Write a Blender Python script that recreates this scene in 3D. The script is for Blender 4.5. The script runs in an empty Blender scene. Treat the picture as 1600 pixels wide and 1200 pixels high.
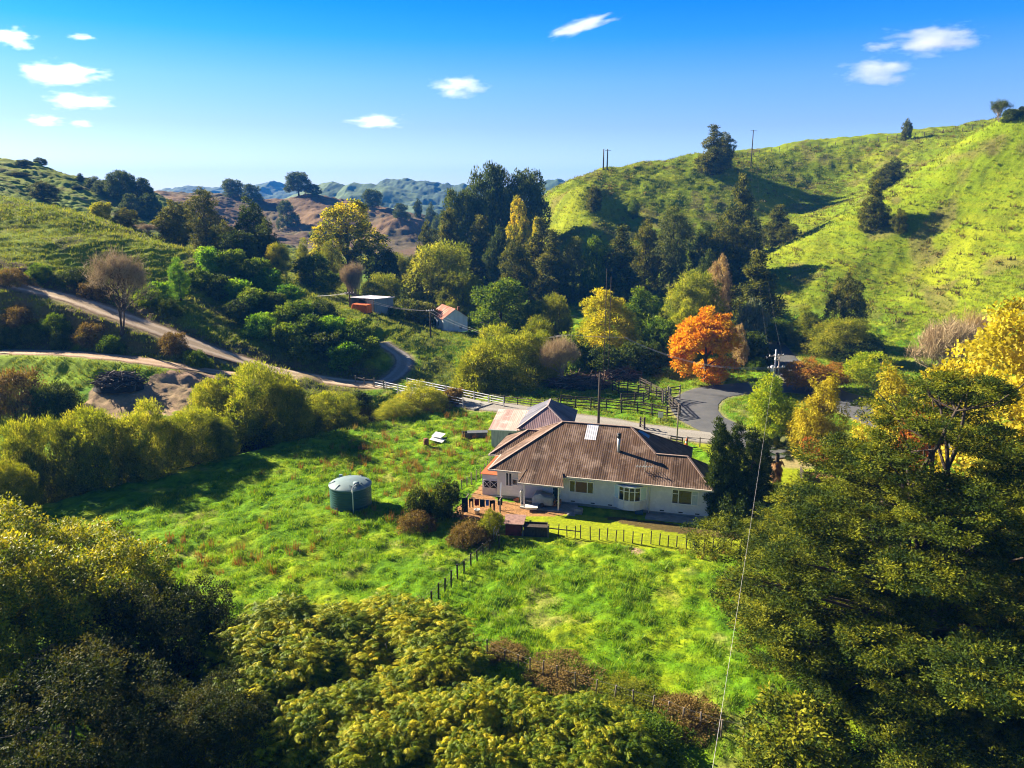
SKYRAMP = [(0.0,(.74,.75,.86)),(.048,(.69,.70,.84)),(.086,(.50,.55,.84)),(.138,(.33,.53,.86)),(.187,(.075,.44,.89)),(.22,(.022,.38,.90)),(.30,(.02,.24,.62)),(.5,(.13,.20,.34)),(1.0,(.20,.25,.31))]
HAZE_C = (.05,.30,1.0); HAZE_D = .00018; EXPO = 2.0
import bpy, math, random
import numpy as np
from mathutils import Vector, Matrix
scene = bpy.context.scene
COL = scene.collection
R = math.radians
random.seed(7)
RNG = np.random.default_rng(11)

# ------------------------------------------------------------------ camera
FPX = 1186.0; PITCH = R(13.7); CAMZ = 27.0
cam_d = bpy.data.cameras.new('camera'); cam = bpy.data.objects.new('camera', cam_d); COL.objects.link(cam)
cam_d.sensor_width = 36.0; cam_d.lens = 36.0*FPX/1600.0
cam_d.clip_start = 0.5; cam_d.clip_end = 20000
cam.location = (0, 0, CAMZ); cam.rotation_euler = (R(90)-PITCH, 0, 0)
scene.camera = cam
cp, sp = math.cos(PITCH), math.sin(PITCH)
def ray(px, py):
    u = (px-800)/FPX; v = (600-py)/FPX
    return u, cp+v*sp, -sp+v*cp
def at(px, py, z=0.0):
    dx, dy, dz = ray(px, py); t = (z-CAMZ)/dz
    return (dx*t, dy*t, z)
def atY(px, py, Y):
    dx, dy, dz = ray(px, py); t = Y/dy
    return (dx*t, Y, CAMZ+dz*t)

# ------------------------------------------------------------------ noise
_lat = np.random.default_rng(3).random((256, 256))
def vn(x, y, off=0):
    x = np.asarray(x, float)+off*17.3; y = np.asarray(y, float)+off*9.1
    xi = np.floor(x).astype(int); yi = np.floor(y).astype(int)
    fx = x-xi; fy = y-yi
    fx = fx*fx*(3-2*fx); fy = fy*fy*(3-2*fy)
    a = _lat[xi & 255, yi & 255]; b = _lat[(xi+1) & 255, yi & 255]
    c = _lat[xi & 255, (yi+1) & 255]; d = _lat[(xi+1) & 255, (yi+1) & 255]
    return (a+(b-a)*fx)*(1-fy)+(c+(d-c)*fx)*fy
def fbm(x, y, o=3, off=0):
    s = 0; a = .5; t = 0; x = np.asarray(x, float); y = np.asarray(y, float)
    for k in range(o):
        s = s+a*vn(x*2**k, y*2**k, off+k*5); t += a; a *= .5
    return s/t
def sstep(a, b, x):
    t = np.clip((x-a)/(b-a), 0, 1); return t*t*(3-2*t)

# ------------------------------------------------------------------ terrain base (smooth surface through measured points)
CTRL = []
for px, py, Y in [
    # left spur with the two tracks
    (0,437,111),(100,462,110),(200,497,108),(300,535,107),(400,570,107),(500,592,108),(600,602,109),
    (0,549,102),(150,554,100),(250,566,99),(340,583,100),(100,580,95),(230,610,92),(50,650,87),
    (0,500,107),(120,515,105),
    (100,418,123),(200,455,121),(100,380,131),(0,310,155),(200,370,150),(0,375,132),(150,340,158),(300,400,143),(400,420,142),(450,460,138),
    (550,490,132),(500,585,112),(450,530,119),(330,485,124),(250,430,130),(590,540,121),(560,500,128),
    # far left hill
    (0,245,300),(60,258,300),(150,284,310),(240,301,320),(280,335,300),(0,290,230),(100,330,225),
    # brown hill
    (250,300,480),(350,304,480),(430,316,480),(480,303,485),(520,311,480),(600,325,480),(680,346,470),(710,395,440),(560,370,420),(620,350,430),
    (430,345,430),(300,335,420),
    # right near flank
    (1600,170,190),(1460,250,195),(1320,330,195),(1200,410,190),(1450,400,168),(1450,545,140),(1600,480,135),(1600,330,163),(1350,480,158),(1250,480,165),(1530,440,150),
    (1250,540,140),(1380,535,143),
    # right far hill
    (1545,190,300),(1400,208,310),(1270,220,310),(1150,238,300),(1090,248,285),(1000,258,280),(945,263,275),(880,292,265),(840,322,262),
    (1200,300,262),(1300,300,266),(1250,380,222),(1000,385,225),(1000,300,258),(1450,235,272),(1330,320,232),(1110,300,258),(900,350,238),(1100,390,222),
    # valley floor beyond
    (690,515,155),(575,495,165)]:
    CTRL.append(atY(px, py, Y))
CTRL += [(-80,190,12),(-40,195,4),(-115,200,22),(-20,220,2),(0,180,1.5),(0,250,3),(30,160,1),(60,160,1),(30,200,5),(55,200,9),
  (118,225,33),(90,210,20),(150,240,42),(140,360,46),(80,360,36),(20,340,15),(-60,330,4),(-120,350,8),(-60,280,2),(-20,300,2),
  (-200,650,5),(0,650,5),(200,650,30),(-100,560,8),(-230,380,30),(-190,360,26),(200,300,58),(160,180,60),(130,140,22),(110,110,6),(170,120,30),
  (-130,150,31),(-130,110,20),(-110,85,7),(-160,200,38),(-110,60,2),(-90,70,1)]
for x in (-70,-50,-30,-10,10,30,50,70,95):
    for y in (5,25,45): CTRL.append((x,y,0))
for p in [(-40,60),(-30,66),(-18,66),(-10,60),(0,60),(12,58),(25,58),(40,62),(60,65),(80,75),(-22,84),(-10,84),(0,84),(14,84),(30,84),(45,84),(65,95),
          (-4,97),(5,97),(18,100),(30,100),(45,108),(60,118),(20,118),(40,128),(5,112),(-10,118),(5,135),(20,140),(40,145),(-45,78),(-58,70),(85,110)]:
    CTRL.append((p[0], p[1], 0))
CTRL = np.array(CTRL)
_C2 = 49.0
def _phi(d2): return np.sqrt(d2+_C2)
_d2 = ((CTRL[:,None,:2]-CTRL[None,:,:2])**2).sum(-1)
_A = _phi(_d2); n_ = len(CTRL)
_A = _A - np.eye(n_)*0.6          # slight smoothing (kernel is conditionally negative definite)
_M = np.zeros((n_+1, n_+1)); _M[:n_,:n_] = _A; _M[:n_,n_] = 1; _M[n_,:n_] = 1
_W = np.linalg.solve(_M, np.append(CTRL[:,2], 0))
def H0(x, y):
    x = np.atleast_1d(np.asarray(x, float)); y = np.atleast_1d(np.asarray(y, float))
    sh = x.shape; x = x.ravel(); y = y.ravel(); out = np.empty(len(x))
    for i in range(0, len(x), 40000):
        xx = x[i:i+40000]; yy = y[i:i+40000]
        d2 = (xx[:,None]-CTRL[None,:,0])**2+(yy[:,None]-CTRL[None,:,1])**2
        out[i:i+40000] = _phi(d2)@_W[:-1]+_W[-1]
    f = sstep(520, 800, y); out = out*(1-f)+4*f
    return out.reshape(sh)
# creek bed and small land forms
CREEK = np.array([(-90,40),(-62,54),(-50,66),(-42,74),(-32,84),(-22,94),(-14,101),(-8,107),(-1,113),(6,122),(2,135),(10,150),(6,170)], float)
def seg_dist(x, y, poly):
    best = np.full(x.shape, 1e9); par = np.zeros(x.shape)
    for k in range(len(poly)-1):
        a = poly[k]; b = poly[k+1]; ab = b[:2]-a[:2]; L = max((ab**2).sum(), 1e-9)
        t = np.clip(((x-a[0])*ab[0]+(y-a[1])*ab[1])/L, 0, 1)
        d = np.hypot(x-a[0]-t*ab[0], y-a[1]-t*ab[1])
        m = d < best; best[m] = d[m]; par[m] = k+t[m]
    return best, par
FORMS = []  # gaussian mounds: x, y, radius, height
def form(px, py, Y, r, h, ry=None):
    p = atY(px, py, Y); FORMS.append((p[0], p[1], r, ry or r, h))
form(922,300,247,8,5); form(965,318,245,8,-4,10); form(885,310,252,7,2.5); form(985,300,252,7,2)
form(925,370,232,9,2); form(1110,262,283,6,1.5); form(1230,330,250,14,-3,9); form(1330,250,280,16,-2,9)
form(1480,300,183,10,1.5,7); form(1400,420,164,12,-1.5,8); form(1550,260,183,9,1.5,8); form(1300,430,172,9,1.3,7)
form(100,350,147,11,1.6,6); form(230,395,141,9,1.2,6); form(40,400,130,9,1.0,5)
form(300,340,425,25,5); form(400,330,440,20,-4); form(500,340,430,22,6); form(440,360,420,18,-5); form(640,365,430,16,4)
def H1(x, y):
    z = H0(x, y)
    for cx, cy, rx, ry, h in FORMS:
        z = z+h*np.exp(-(((x-cx)/rx)**2+((y-cy)/ry)**2))
    m = (np.abs(x) < 110) & (y > 30) & (y < 180)
    if m.any():
        d, _ = seg_dist(x[m], y[m], CREEK)
        z[m] -= 2.6*(1-sstep(1.0, 6.0, d))
    return z

# pixel -> terrain point
def hit(px, py, fn=None, lo=24, hi=520):
    dx, dy, dz = ray(px, py)
    t = np.exp(np.linspace(math.log(lo), math.log(hi), 900))
    z = (fn or H1)(dx*t, dy*t)-(CAMZ+dz*t)
    k = np.argmax(z > 0)
    if z[k] <= 0: k = len(t)-1; return (dx*t[k], dy*t[k], CAMZ+dz*t[k])
    if k == 0: tt = t[0]
    else:
        a, b = z[k-1], z[k]; tt = t[k-1]+(t[k]-t[k-1])*(-a)/(b-a)
    return (dx*tt, dy*tt, CAMZ+dz*tt)

# ------------------------------------------------------------------ roads
def smooth_poly(pts, n=8):
    pts = np.array(pts, float); out = []
    P = np.vstack([2*pts[0]-pts[1], pts, 2*pts[-1]-pts[-2]])
    for k in range(1, len(P)-2):
        for t in np.linspace(0, 1, n, endpoint=False):
            p0,p1,p2,p3 = P[k-1:k+3]
            out.append(.5*((2*p1)+(-p0+p2)*t+(2*p0-5*p1+4*p2-p3)*t*t+(-p0+3*p1-3*p2+p3)*t**3))
    out.append(P[-2]); return np.array(out)
class Road: pass
ROADS = []
def road(name, pix, width, blend=4.0, world=None, zoff=0.0):
    r = Road(); r.name = name; r.w = width; r.blend = blend
    pts = [hit(*p)[:2] for p in pix] if world is None else world
    c = smooth_poly(pts, 10)
    # even spacing
    s = np.concatenate([[0], np.cumsum(np.hypot(*np.diff(c, axis=0).T))])
    n = max(8, int(s[-1]/1.0)); si = np.linspace(0, s[-1], n)
    c = np.stack([np.interp(si, s, c[:,0]), np.interp(si, s, c[:,1])], 1)
    z = H0(c[:,0], c[:,1])+zoff
    for _ in range(12): z[1:-1] = .25*z[:-2]+.5*z[1:-1]+.25*z[2:]
    r.c = c; r.z = z; ROADS.append(r); return r
BR_A = np.array(at(604,603)[:2]); BR_B = np.array(at(742,633)[:2])   # bridge ends
track = road('track', [(-90,415),(0,438),(100,463),(200,498),(300,536),(400,570),(480,589),(540,598),(596,602)], 4.3)
lower = road('lower_track', [(-90,549),(0,550),(90,551),(170,557),(250,567),(330,580),(400,588),(450,590)], 3.0)
wind = road('farm_lane', [(590,600),(612,592),(630,573),(628,557),(612,545),(598,536)], 3.0)
drive = road('driveway', [(748,634),(800,638),(850,647),(900,655),(960,663),(1030,674),(1100,682),(1160,688)], 4.6)
side = road('side_road', [(1330,625),(1270,610),(1220,605),(1160,607),(1110,614),(1086,630),(1092,650),(1125,668),(1180,690),(1230,715)], 6.0)
main = road('main_road', [(1185,520),(1204,542),(1218,560),(1240,582),(1275,605),(1330,635),(1400,665),(1500,700)], 6.0)
def road_blend(x, y, z):
    near = np.full(x.shape, 1e9)
    for r in ROADS:
        mx = r.w/2+r.blend+1
        m = (x > r.c[:,0].min()-mx) & (x < r.c[:,0].max()+mx) & (y > r.c[:,1].min()-mx) & (y < r.c[:,1].max()+mx)
        if not m.any(): continue
        d, p = seg_dist(x[m], y[m], r.c)
        k = np.minimum(p.astype(int), len(r.z)-2); f = p-k
        rz = r.z[k]*(1-f)+r.z[k+1]*f
        w = 1-sstep(r.w/2+.4, r.w/2+r.blend, d)
        z[m] = z[m]*(1-w)+(rz-.05)*w
        near[m] = np.minimum(near[m], d-r.w/2)
    return z, near
def H2(x, y):
    z = H1(x, y); z, _ = road_blend(x, y, z); return z
def ground(x, y): return float(H2(np.array([x], float), np.array([y], float))[0])
def hit2(px, py, lo=24, hi=520): return hit(px, py, H2, lo, hi)
# ------------------------------------------------------------------ tagging
def tag(o, label=None, cat=None, group=None, kind=None):
    if label: o['label'] = label
    if cat: o['category'] = cat
    if group: o['group'] = group
    if kind: o['kind'] = kind
    return o
def link(o, parent=None):
    COL.objects.link(o)
    if parent is not None: o.parent = parent
    return o
def empty(name, loc=(0,0,0), rz=0.0):
    o = bpy.data.objects.new(name, None); o.empty_display_size = .5
    o.location = loc; o.rotation_euler = (0,0,rz); COL.objects.link(o); return o
def np_mesh(name, verts, faces, smooth=False):
    me = bpy.data.meshes.new(name); n = len(verts); m, k = faces.shape
    me.vertices.add(n); me.vertices.foreach_set('co', np.ascontiguousarray(verts, np.float32).ravel())
    me.loops.add(m*k); me.loops.foreach_set('vertex_index', np.ascontiguousarray(faces, np.int32).ravel())
    me.polygons.add(m); me.polygons.foreach_set('loop_start', np.arange(0, m*k, k, dtype=np.int32))
    if smooth: me.polygons.foreach_set('use_smooth', np.ones(m, bool))
    me.update(calc_edges=True); return me
def attr_f(me, name, vals, domain='FACE'):
    a = me.attributes.new(name, 'FLOAT', domain); a.data.foreach_set('value', np.ascontiguousarray(vals, np.float32))
def attr_c(me, name, vals):
    a = me.attributes.new(name, 'FLOAT_COLOR', 'POINT')
    v = np.ones((len(vals), 4), np.float32); v[:, :vals.shape[1]] = vals; a.data.foreach_set('color', v.ravel())

class MB:
    """collects simple solids into one mesh"""
    def __init__(s): s.v = []; s.f = []; s.uv = None; s.mi = []; s.cur = 0
    def add(s, vs, fs):
        b = len(s.v); s.v += [tuple(v) for v in vs]; s.f += [tuple(i+b for i in f) for f in fs]; s.mi += [s.cur]*len(fs)
    def box(s, c, d, rz=0.0, rx=0.0, taper=1.0):
        hx, hy, hz = d[0]/2, d[1]/2, d[2]/2; vs = []
        M = Matrix.Rotation(rz, 3, 'Z') @ Matrix.Rotation(rx, 3, 'X')
        for z in (-1, 1):
            t = taper if z > 0 else 1
            for x, y in ((-1,-1),(1,-1),(1,1),(-1,1)):
                p = M @ Vector((x*hx*t, y*hy*t, z*hz)); vs.append((p.x+c[0], p.y+c[1], p.z+c[2]))
        s.add(vs, [(3,2,1,0),(4,5,6,7),(0,1,5,4),(1,2,6,5),(2,3,7,6),(3,0,4,7)])
    def b2(s, x0, x1, y0, y1, z0, z1): s.box(((x0+x1)/2,(y0+y1)/2,(z0+z1)/2),(x1-x0,y1-y0,z1-z0))
    def bar(s, p0, p1, w, h):
        a = Vector(p0); b = Vector(p1); d = (b-a).normalized()
        up = Vector((0,0,1)) if abs(d.z) < .95 else Vector((0,1,0))
        sd = d.cross(up).normalized(); u2 = sd.cross(d).normalized(); vs = []
        for e in (a, b):
            for i, j in ((-1,-1),(1,-1),(1,1),(-1,1)): vs.append(tuple(e+sd*(i*w/2)+u2*(j*h/2)))
        s.add(vs, [(3,2,1,0),(4,5,6,7),(0,1,5,4),(1,2,6,5),(2,3,7,6),(3,0,4,7)])
    def tube(s, pts, rad, n=6, cap=True):
        P = [Vector(p) for p in pts]; vs = []; fs = []
        for k, p in enumerate(P):
            d = (P[min(k+1, len(P)-1)]-P[max(k-1, 0)]).normalized()
            up = Vector((0,0,1)) if abs(d.z) < .9 else Vector((1,0,0))
            a = d.cross(up).normalized(); b = a.cross(d)
            r = rad[k] if hasattr(rad, '__len__') else rad
            for i in range(n):
                t = 2*math.pi*i/n; vs.append(tuple(p+a*(r*math.cos(t))+b*(r*math.sin(t))))
        for k in range(len(P)-1):
            for i in range(n):
                j = (i+1) % n; fs.append((k*n+i, k*n+j, (k+1)*n+j, (k+1)*n+i))
        if cap: fs.append(tuple(range(n-1,-1,-1))); fs.append(tuple((len(P)-1)*n+i for i in range(n)))
        s.add(vs, fs)
    def lathe(s, prof, c=(0,0,0), n=32):
        vs = []; fs = []
        for r, z in prof:
            for i in range(n):
                t = 2*math.pi*i/n; vs.append((c[0]+r*math.cos(t), c[1]+r*math.sin(t), c[2]+z))
        for k in range(len(prof)-1):
            for i in range(n):
                j = (i+1) % n; fs.append((k*n+i, k*n+j, (k+1)*n+j, (k+1)*n+i))
        s.add(vs, fs)
    def slab(s, poly, th):
        """a polygon (list of 3D points, counter-clockwise from outside) given a thickness below it"""
        P = [Vector(p) for p in poly]; n = (P[1]-P[0]).cross(P[2]-P[0]).normalized()
        k = len(P); vs = [tuple(p) for p in P]+[tuple(p-n*th) for p in P]
        fs = [tuple(range(k)), tuple(range(2*k-1, k-1, -1))]
        for i in range(k): j = (i+1) % k; fs.append((i, i+k, j+k, j))
        s.add(vs, fs)
    def build(s, name, mats, parent=None, smooth=False, bevel=0, loc=None):
        me = bpy.data.meshes.new(name); me.from_pydata(s.v, [], s.f)
        if not isinstance(mats, (list, tuple)): mats = [mats]
        for m in mats: me.materials.append(m)
        if len(mats) > 1: me.polygons.foreach_set('material_index', s.mi)
        if smooth: me.polygons.foreach_set('use_smooth', [True]*len(s.f))
        me.update(); o = bpy.data.objects.new(name, me); link(o, parent)
        if loc is not None: o.location = loc
        if bevel:
            b = o.modifiers.new('bevel', 'BEVEL'); b.width = bevel; b.segments = 1; b.limit_method = 'ANGLE'
        return o

# ------------------------------------------------------------------ materials
def nodes(m):
    m.use_nodes = True; nt = m.node_tree; nt.nodes.clear(); return nt
def N(nt, t, **kw):
    n = nt.nodes.new(t)
    for k, v in kw.items():
        if k in n.inputs: n.inputs[k].default_value = v
        else: setattr(n, k, v)
    return n
def ramp(nt, stops):
    r = nt.nodes.new('ShaderNodeValToRGB'); e = r.color_ramp.elements
    while len(e) < len(stops): e.new(.5)
    for i, (p, c) in enumerate(stops): e[i].position = p; e[i].color = (*c, 1)
    return r
def mixc(nt, a, b, f, mode='MIX'):
    m = nt.nodes.new('ShaderNodeMix'); m.data_type = 'RGBA'; m.blend_type = mode
    for s, v in ((m.inputs[6], a), (m.inputs[7], b), (m.inputs[0], f)):
        if hasattr(v, 'is_linked'): nt.links.new(v, s)
        elif isinstance(v, (int, float)): s.default_value = v
        else: s.default_value = (*v, 1)
    return m.outputs[2]
def pmat(name, c1, c2=None, scale=4.0, rough=.7, metal=0.0, bump=0.0, bscale=None, spec=.3, detail=4, stretch=(1,1,1), lo=.35, hi=.65, c3=None):
    m = bpy.data.materials.new(name); nt = nodes(m); L = nt.links.new
    out = N(nt, 'ShaderNodeOutputMaterial'); b = N(nt, 'ShaderNodeBsdfPrincipled', Roughness=rough, Metallic=metal)
    b.inputs['Specular IOR Level'].default_value = spec
    L(b.outputs[0], out.inputs[0])
    tc = N(nt, 'ShaderNodeTexCoord'); mp = N(nt, 'ShaderNodeMapping'); mp.inputs['Scale'].default_value = stretch
    L(tc.outputs['Object'], mp.inputs[0])
    if c2 is None: c2 = tuple(v*.75 for v in c1)
    nz = N(nt, 'ShaderNodeTexNoise', Scale=scale, Detail=detail, Roughness=.6); L(mp.outputs[0], nz.inputs[0])
    st = [(lo, c1), (hi, c2)] if c3 is None else [(lo, c1), ((lo+hi)/2, c2), (hi, c3)]
    r = ramp(nt, st); L(nz.outputs[0], r.inputs[0]); L(r.outputs[0], b.inputs['Base Color'])
    if bump:
        n2 = N(nt, 'ShaderNodeTexNoise', Scale=bscale or scale*4, Detail=4); L(mp.outputs[0], n2.inputs[0])
        bp = N(nt, 'ShaderNodeBump', Strength=min(bump,1), Distance=.05); L(n2.outputs[0], bp.inputs['Height']); L(bp.outputs[0], b.inputs['Normal'])
    return m
def leafmat(name, cols, trans=.35, tcol=None, rough=.65, spec=.10):
    """leaf colour by a per-leaf tint, a little per-plant variation, light passing through the blades"""
    m = bpy.data.materials.new(name); nt = nodes(m); L = nt.links.new
    out = N(nt, 'ShaderNodeOutputMaterial')
    at_ = N(nt, 'ShaderNodeAttribute', attribute_name='tint')
    oi = N(nt, 'ShaderNodeObjectInfo')
    ma = N(nt, 'ShaderNodeMath', operation='MULTIPLY_ADD'); L(oi.outputs['Random'], ma.inputs[0]); ma.inputs[1].default_value = .24; ma.inputs[2].default_value = -.12
    ad = N(nt, 'ShaderNodeMath', operation='ADD', use_clamp=True); L(at_.outputs['Fac'], ad.inputs[0]); L(ma.outputs[0], ad.inputs[1])
    n = len(cols); r = ramp(nt, [(i/(n-1), c) for i, c in enumerate(cols)]); L(ad.outputs[0], r.inputs[0])
    b = N(nt, 'ShaderNodeBsdfPrincipled', Roughness=rough); b.inputs['Specular IOR Level'].default_value = spec
    L(r.outputs[0], b.inputs['Base Color'])
    t = N(nt, 'ShaderNodeBsdfTranslucent')
    L(mixc(nt, r.outputs[0], tcol or (1.5,1.35,.45), 1.0, 'MULTIPLY'), t.inputs[0])
    mx = N(nt, 'ShaderNodeMixShader'); mx.inputs[0].default_value = trans
    L(b.outputs[0], mx.inputs[1]); L(t.outputs[0], mx.inputs[2]); L(mx.outputs[0], out.inputs[0])
    return m
bark = pmat('bark', (.09,.065,.045), (.045,.034,.026), 6, .9, bump=.6, stretch=(1,1,.25))
bark_pale = pmat('bark_pale', (.28,.23,.19), (.16,.125,.10), 6, .9, bump=.4, stretch=(1,1,.25))
wood_dark = pmat('wood_dark', (.075,.055,.042), (.035,.027,.022), 8, .85, bump=.3, stretch=(1,1,.3))
wood_grey = pmat('wood_grey', (.30,.25,.20), (.16,.125,.10), 8, .85, bump=.3)
gravel = pmat('gravel', (.42,.36,.29), (.27,.22,.175), 1.4, .95, bump=.5, bscale=14, c3=(.34,.29,.235), detail=8)
track_m = pmat('track_dirt', (.44,.37,.30), (.25,.20,.16), .9, .95, bump=.6, bscale=9, c3=(.34,.285,.23), detail=8)
dirt_pink = pmat('dirt_pink', (.33,.24,.19), (.20,.145,.115), .8, .95, bump=.6, bscale=6, detail=8)
asphalt = pmat('asphalt', (.075,.078,.085), (.105,.105,.108), .5, .85, bump=.3, bscale=30, detail=8)
concrete = pmat('concrete', (.34,.33,.31), (.22,.215,.20), 1.5, .9, bump=.2)
# ------------------------------------------------------------------ zones (world polygons from the measured layout)
def poly_w(pix): return np.array([hit(*p)[:2] for p in pix])
def inside(x, y, poly):
    r = np.zeros(x.shape, bool); j = len(poly)-1
    for i in range(len(poly)):
        xi, yi = poly[i]; xj, yj = poly[j]
        c = ((yi > y) != (yj > y)) & (x < (xj-xi)*(y-yi)/(yj-yi+1e-12)+xi); r ^= c; j = i
    return r
Z_PADDOCK = poly_w([(170,800),(330,742),(470,697),(600,660),(700,628),(790,640),(840,665),(775,672),(768,715),(752,748),(700,795),(720,812),(785,842),(850,846),(1172,872),(1300,900),(1250,1190),(700,1190),(300,1150),(150,900)])
Z_YARD = poly_w([(712,798),(757,752),(778,783),(868,790),(905,800),(872,806),(800,810),(705,806)])
Z_FLOWER = poly_w([(940,806),(1000,811),(1120,826),(1160,834),(1160,846),(1060,834),(1000,822),(950,812)])
Z_LAWN = poly_w([(786,806),(880,803),(1000,812),(1135,826),(1200,845),(1180,872),(850,843),(792,838)])
Z_LAWN2 = poly_w([(1080,690),(1150,690),(1290,735),(1290,770),(1200,775),(1120,720)])
Z_LEFT = poly_w([(-60,556),(100,558),(180,568),(280,585),(200,600),(130,606),(60,600),(-60,612)])
Z_BANKD = poly_w([(140,605),(230,592),(320,588),(420,600),(330,640),(240,655),(110,660)])
Z_STOCK = poly_w([(840,640),(870,600),(960,575),(1060,560),(1200,575),(1190,603),(1110,612),(1075,632),(1080,655),(1000,662),(900,648)])
Z_SHEDG = poly_w([(585,510),(640,505),(740,520),(720,560),(700,590),(640,575),(630,545)])
ROUGH_D = poly_w([(640,600),(655,560),(700,560),(740,600),(720,625)])
RH = lambda x, y: (x > 20+(y-150)*.02) & (y > 132)
def warp(x, y, a=.8, s=.5): return x+a*(fbm(x*s, y*s, 3, 1)-.5)*2, y+a*(fbm(x*s, y*s, 3, 4)-.5)*2
G_LUSH = np.array((.115,.25,.005)); G_LUSH2 = np.array((.25,.33,.008)); G_DARK = np.array((.045,.12,.006))
G_HILL = np.array((.15,.215,.005)); G_HILL2 = np.array((.21,.245,.007)); G_HILLD = np.array((.075,.11,.005))
STRAW = np.array((.34,.27,.10)); BROWN = np.array((.16,.10,.055)); PINK = np.array((.36,.235,.165)); SCRUB = np.array((.105,.070,.036))
ORANGE = np.array((.36,.185,.085)); LAWN = np.array((.27,.32,.008)); SOIL = np.array((.085,.05,.027)); MAUVE = np.array((.13,.082,.045))
def mixv(a, b, w): return a*(1-w[:, None])+b*w[:, None]
def ground_color(x, y, z, near):
    n = len(x); xw, yw = warp(x, y)
    n1 = fbm(x*.12, y*.12, 3, 2); n2 = fbm(x*.5, y*.5, 3, 6); n3 = fbm(x*1.7, y*1.7, 2, 9)
    c = mixv(np.tile(G_LUSH, (n,1)), G_LUSH2, sstep(.42, .68, n2*.6+n1*.4))
    c = mixv(c, G_DARK, sstep(.52, .75, n3)*.75)
    c = mixv(c, STRAW, sstep(.62, .8, fbm(x*.35, y*.35, 3, 21))*.45)
    # hills
    hl = sstep(1.5, 5, z)*(y > 100)
    hn = fbm(x*.06, y*.06, 4, 12); hs = fbm(x*.25+z*.4, z*1.3, 3, 15)
    hc = mixv(np.tile(G_HILL, (n,1)), G_HILL2, sstep(.40, .66, hn*.5+hs*.5))
    hc = mixv(hc, G_HILLD, sstep(.50, .72, fbm(x*.4, y*.25, 3, 18))*.55)
    hc = mixv(hc, BROWN*.9, sstep(.60, .74, fbm(x*.16, y*.16, 3, 31))*.5)
    c = mixv(c, hc, hl)
    # brown country far behind
    fb = sstep(300, 345, y)*(x < 20)*sstep(-245, -225, x*1.0)
    bc = mixv(np.tile(MAUVE, (n,1)), np.array((.20,.125,.065)), sstep(.45, .65, fbm(x*.03, y*.03, 3, 40)))
    bc = mixv(bc, np.array((.10,.085,.045)), sstep(.52, .7, fbm(x*.05, y*.05, 3, 43))*.8)
    c = mixv(c, bc, fb)
    # left spur : scrub bank above and below the track
    lb = np.zeros(n); m = (x < -18) & (y > 95) & (y < 150)
    if m.any():
        d, p = seg_dist(x[m], y[m], track.c); k = np.minimum(p.astype(int), len(track.c)-1)
        above = y[m] > track.c[k,1]
        nn = fbm(x[m]*.25, y[m]*.25, 3, 50)
        up = above*(1-sstep(4.5, 9, d+3*(nn-.5)*2))
        dn = (~above)*sstep(.40, .55, nn*.75+.16)
        lb[m] = np.maximum(up*.95, dn*.75)
    sc = mixv(np.tile(SCRUB, (n,1)), np.array((.16,.10,.05)), sstep(.45, .65, fbm(x*.4, y*.4, 3, 53)))
    c = mixv(c, sc, lb)
    gl = (y < 60)*.0
    def zone(poly, col, w=1.0, a=.8):
        nonlocal c
        xx, yy = warp(x, y, a); i = inside(xx, yy, poly).astype(float)
        cc = np.tile(col, (n,1))*(0.8+.4*n2[:, None]); c = c*(1-w*i[:, None])+cc*(w*i[:, None])
    zone(Z_LAWN, LAWN, .9, .3); zone(Z_LAWN2, LAWN, .85, .3)
    zone(Z_LEFT, np.array((.20,.32,.01)), .8)
    zone(Z_BANKD, PINK, .85, 1.5); zone(Z_YARD, ORANGE, .95, .5); zone(Z_FLOWER, SOIL, .9, .5)
    zone(ROUGH_D, BROWN, .4, 1.2)
    # bare patch by the lawn fence
    bx, by, _ = hit(985, 862); d = np.hypot((xw-bx)/1.2, (yw-by)/.9); c = mixv(c, PINK*1.2, 1-sstep(.4, 1.0, d))
    # road edges
    e = (1-sstep(.2, 1.4, near+n3*.8))*.75; c = mixv(c, np.array((.32,.24,.15)), e)
    # creek bed mud
    m = (np.abs(x) < 100) & (y > 30) & (y < 180)
    if m.any():
        d, _ = seg_dist(x[m], y[m], CREEK); w = np.zeros(n); w[m] = 1-sstep(1.5, 4.5, d); c = mixv(c, SCRUB*.7, w)
    return c
def bumps(x, y, z, near):
    """clumpy pasture, and the little contour terraces of grazed hillsides"""
    w = sstep(0.2, 2.0, near)
    xx, yy = warp(x, y, .3, .5)
    soft = (inside(xx, yy, Z_LAWN) | inside(xx, yy, Z_YARD) | inside(xx, yy, Z_LAWN2) | inside(xx, yy, Z_FLOWER))
    w = w*np.where(soft, .08, 1.0)
    hx = (x+1.3)*math.cos(R(15.5))-(y-66.2)*math.sin(R(15.5)); hy = (x+1.3)*math.sin(R(15.5))+(y-66.2)*math.cos(R(15.5))
    w = w*np.where((hx > -3) & (hx < 21) & (hy > -2) & (hy < 12), .05, 1.0)
    lo = fbm(x*.22, y*.22, 2, 60)-.5; md = fbm(x*.8, y*.8, 2, 63)-.5; hi = fbm(x*2.2, y*2.2, 2, 66)-.5
    hl = sstep(2, 6, z)*(y > 100)
    flat = .25*lo+.55*md+.22*hi
    ph = z*1.15+2.2*fbm(x*.05, y*.05, 3, 70)+1.3*fbm(x*.3, y*.3, 2, 73)
    ter = np.abs((ph % 1.0)*2-1)-.5
    rough = fbm(x*.16, y*.16, 3, 76)-.5
    far = sstep(180, 320, y)
    hb = (.33*ter*(.4+1.2*fbm(x*.04, y*.04, 2, 79))+.55*lo+.35*md+1.0*rough*(1+far))*(1+.5*far)
    return w*(flat*(1-hl)+hb*hl)

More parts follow.
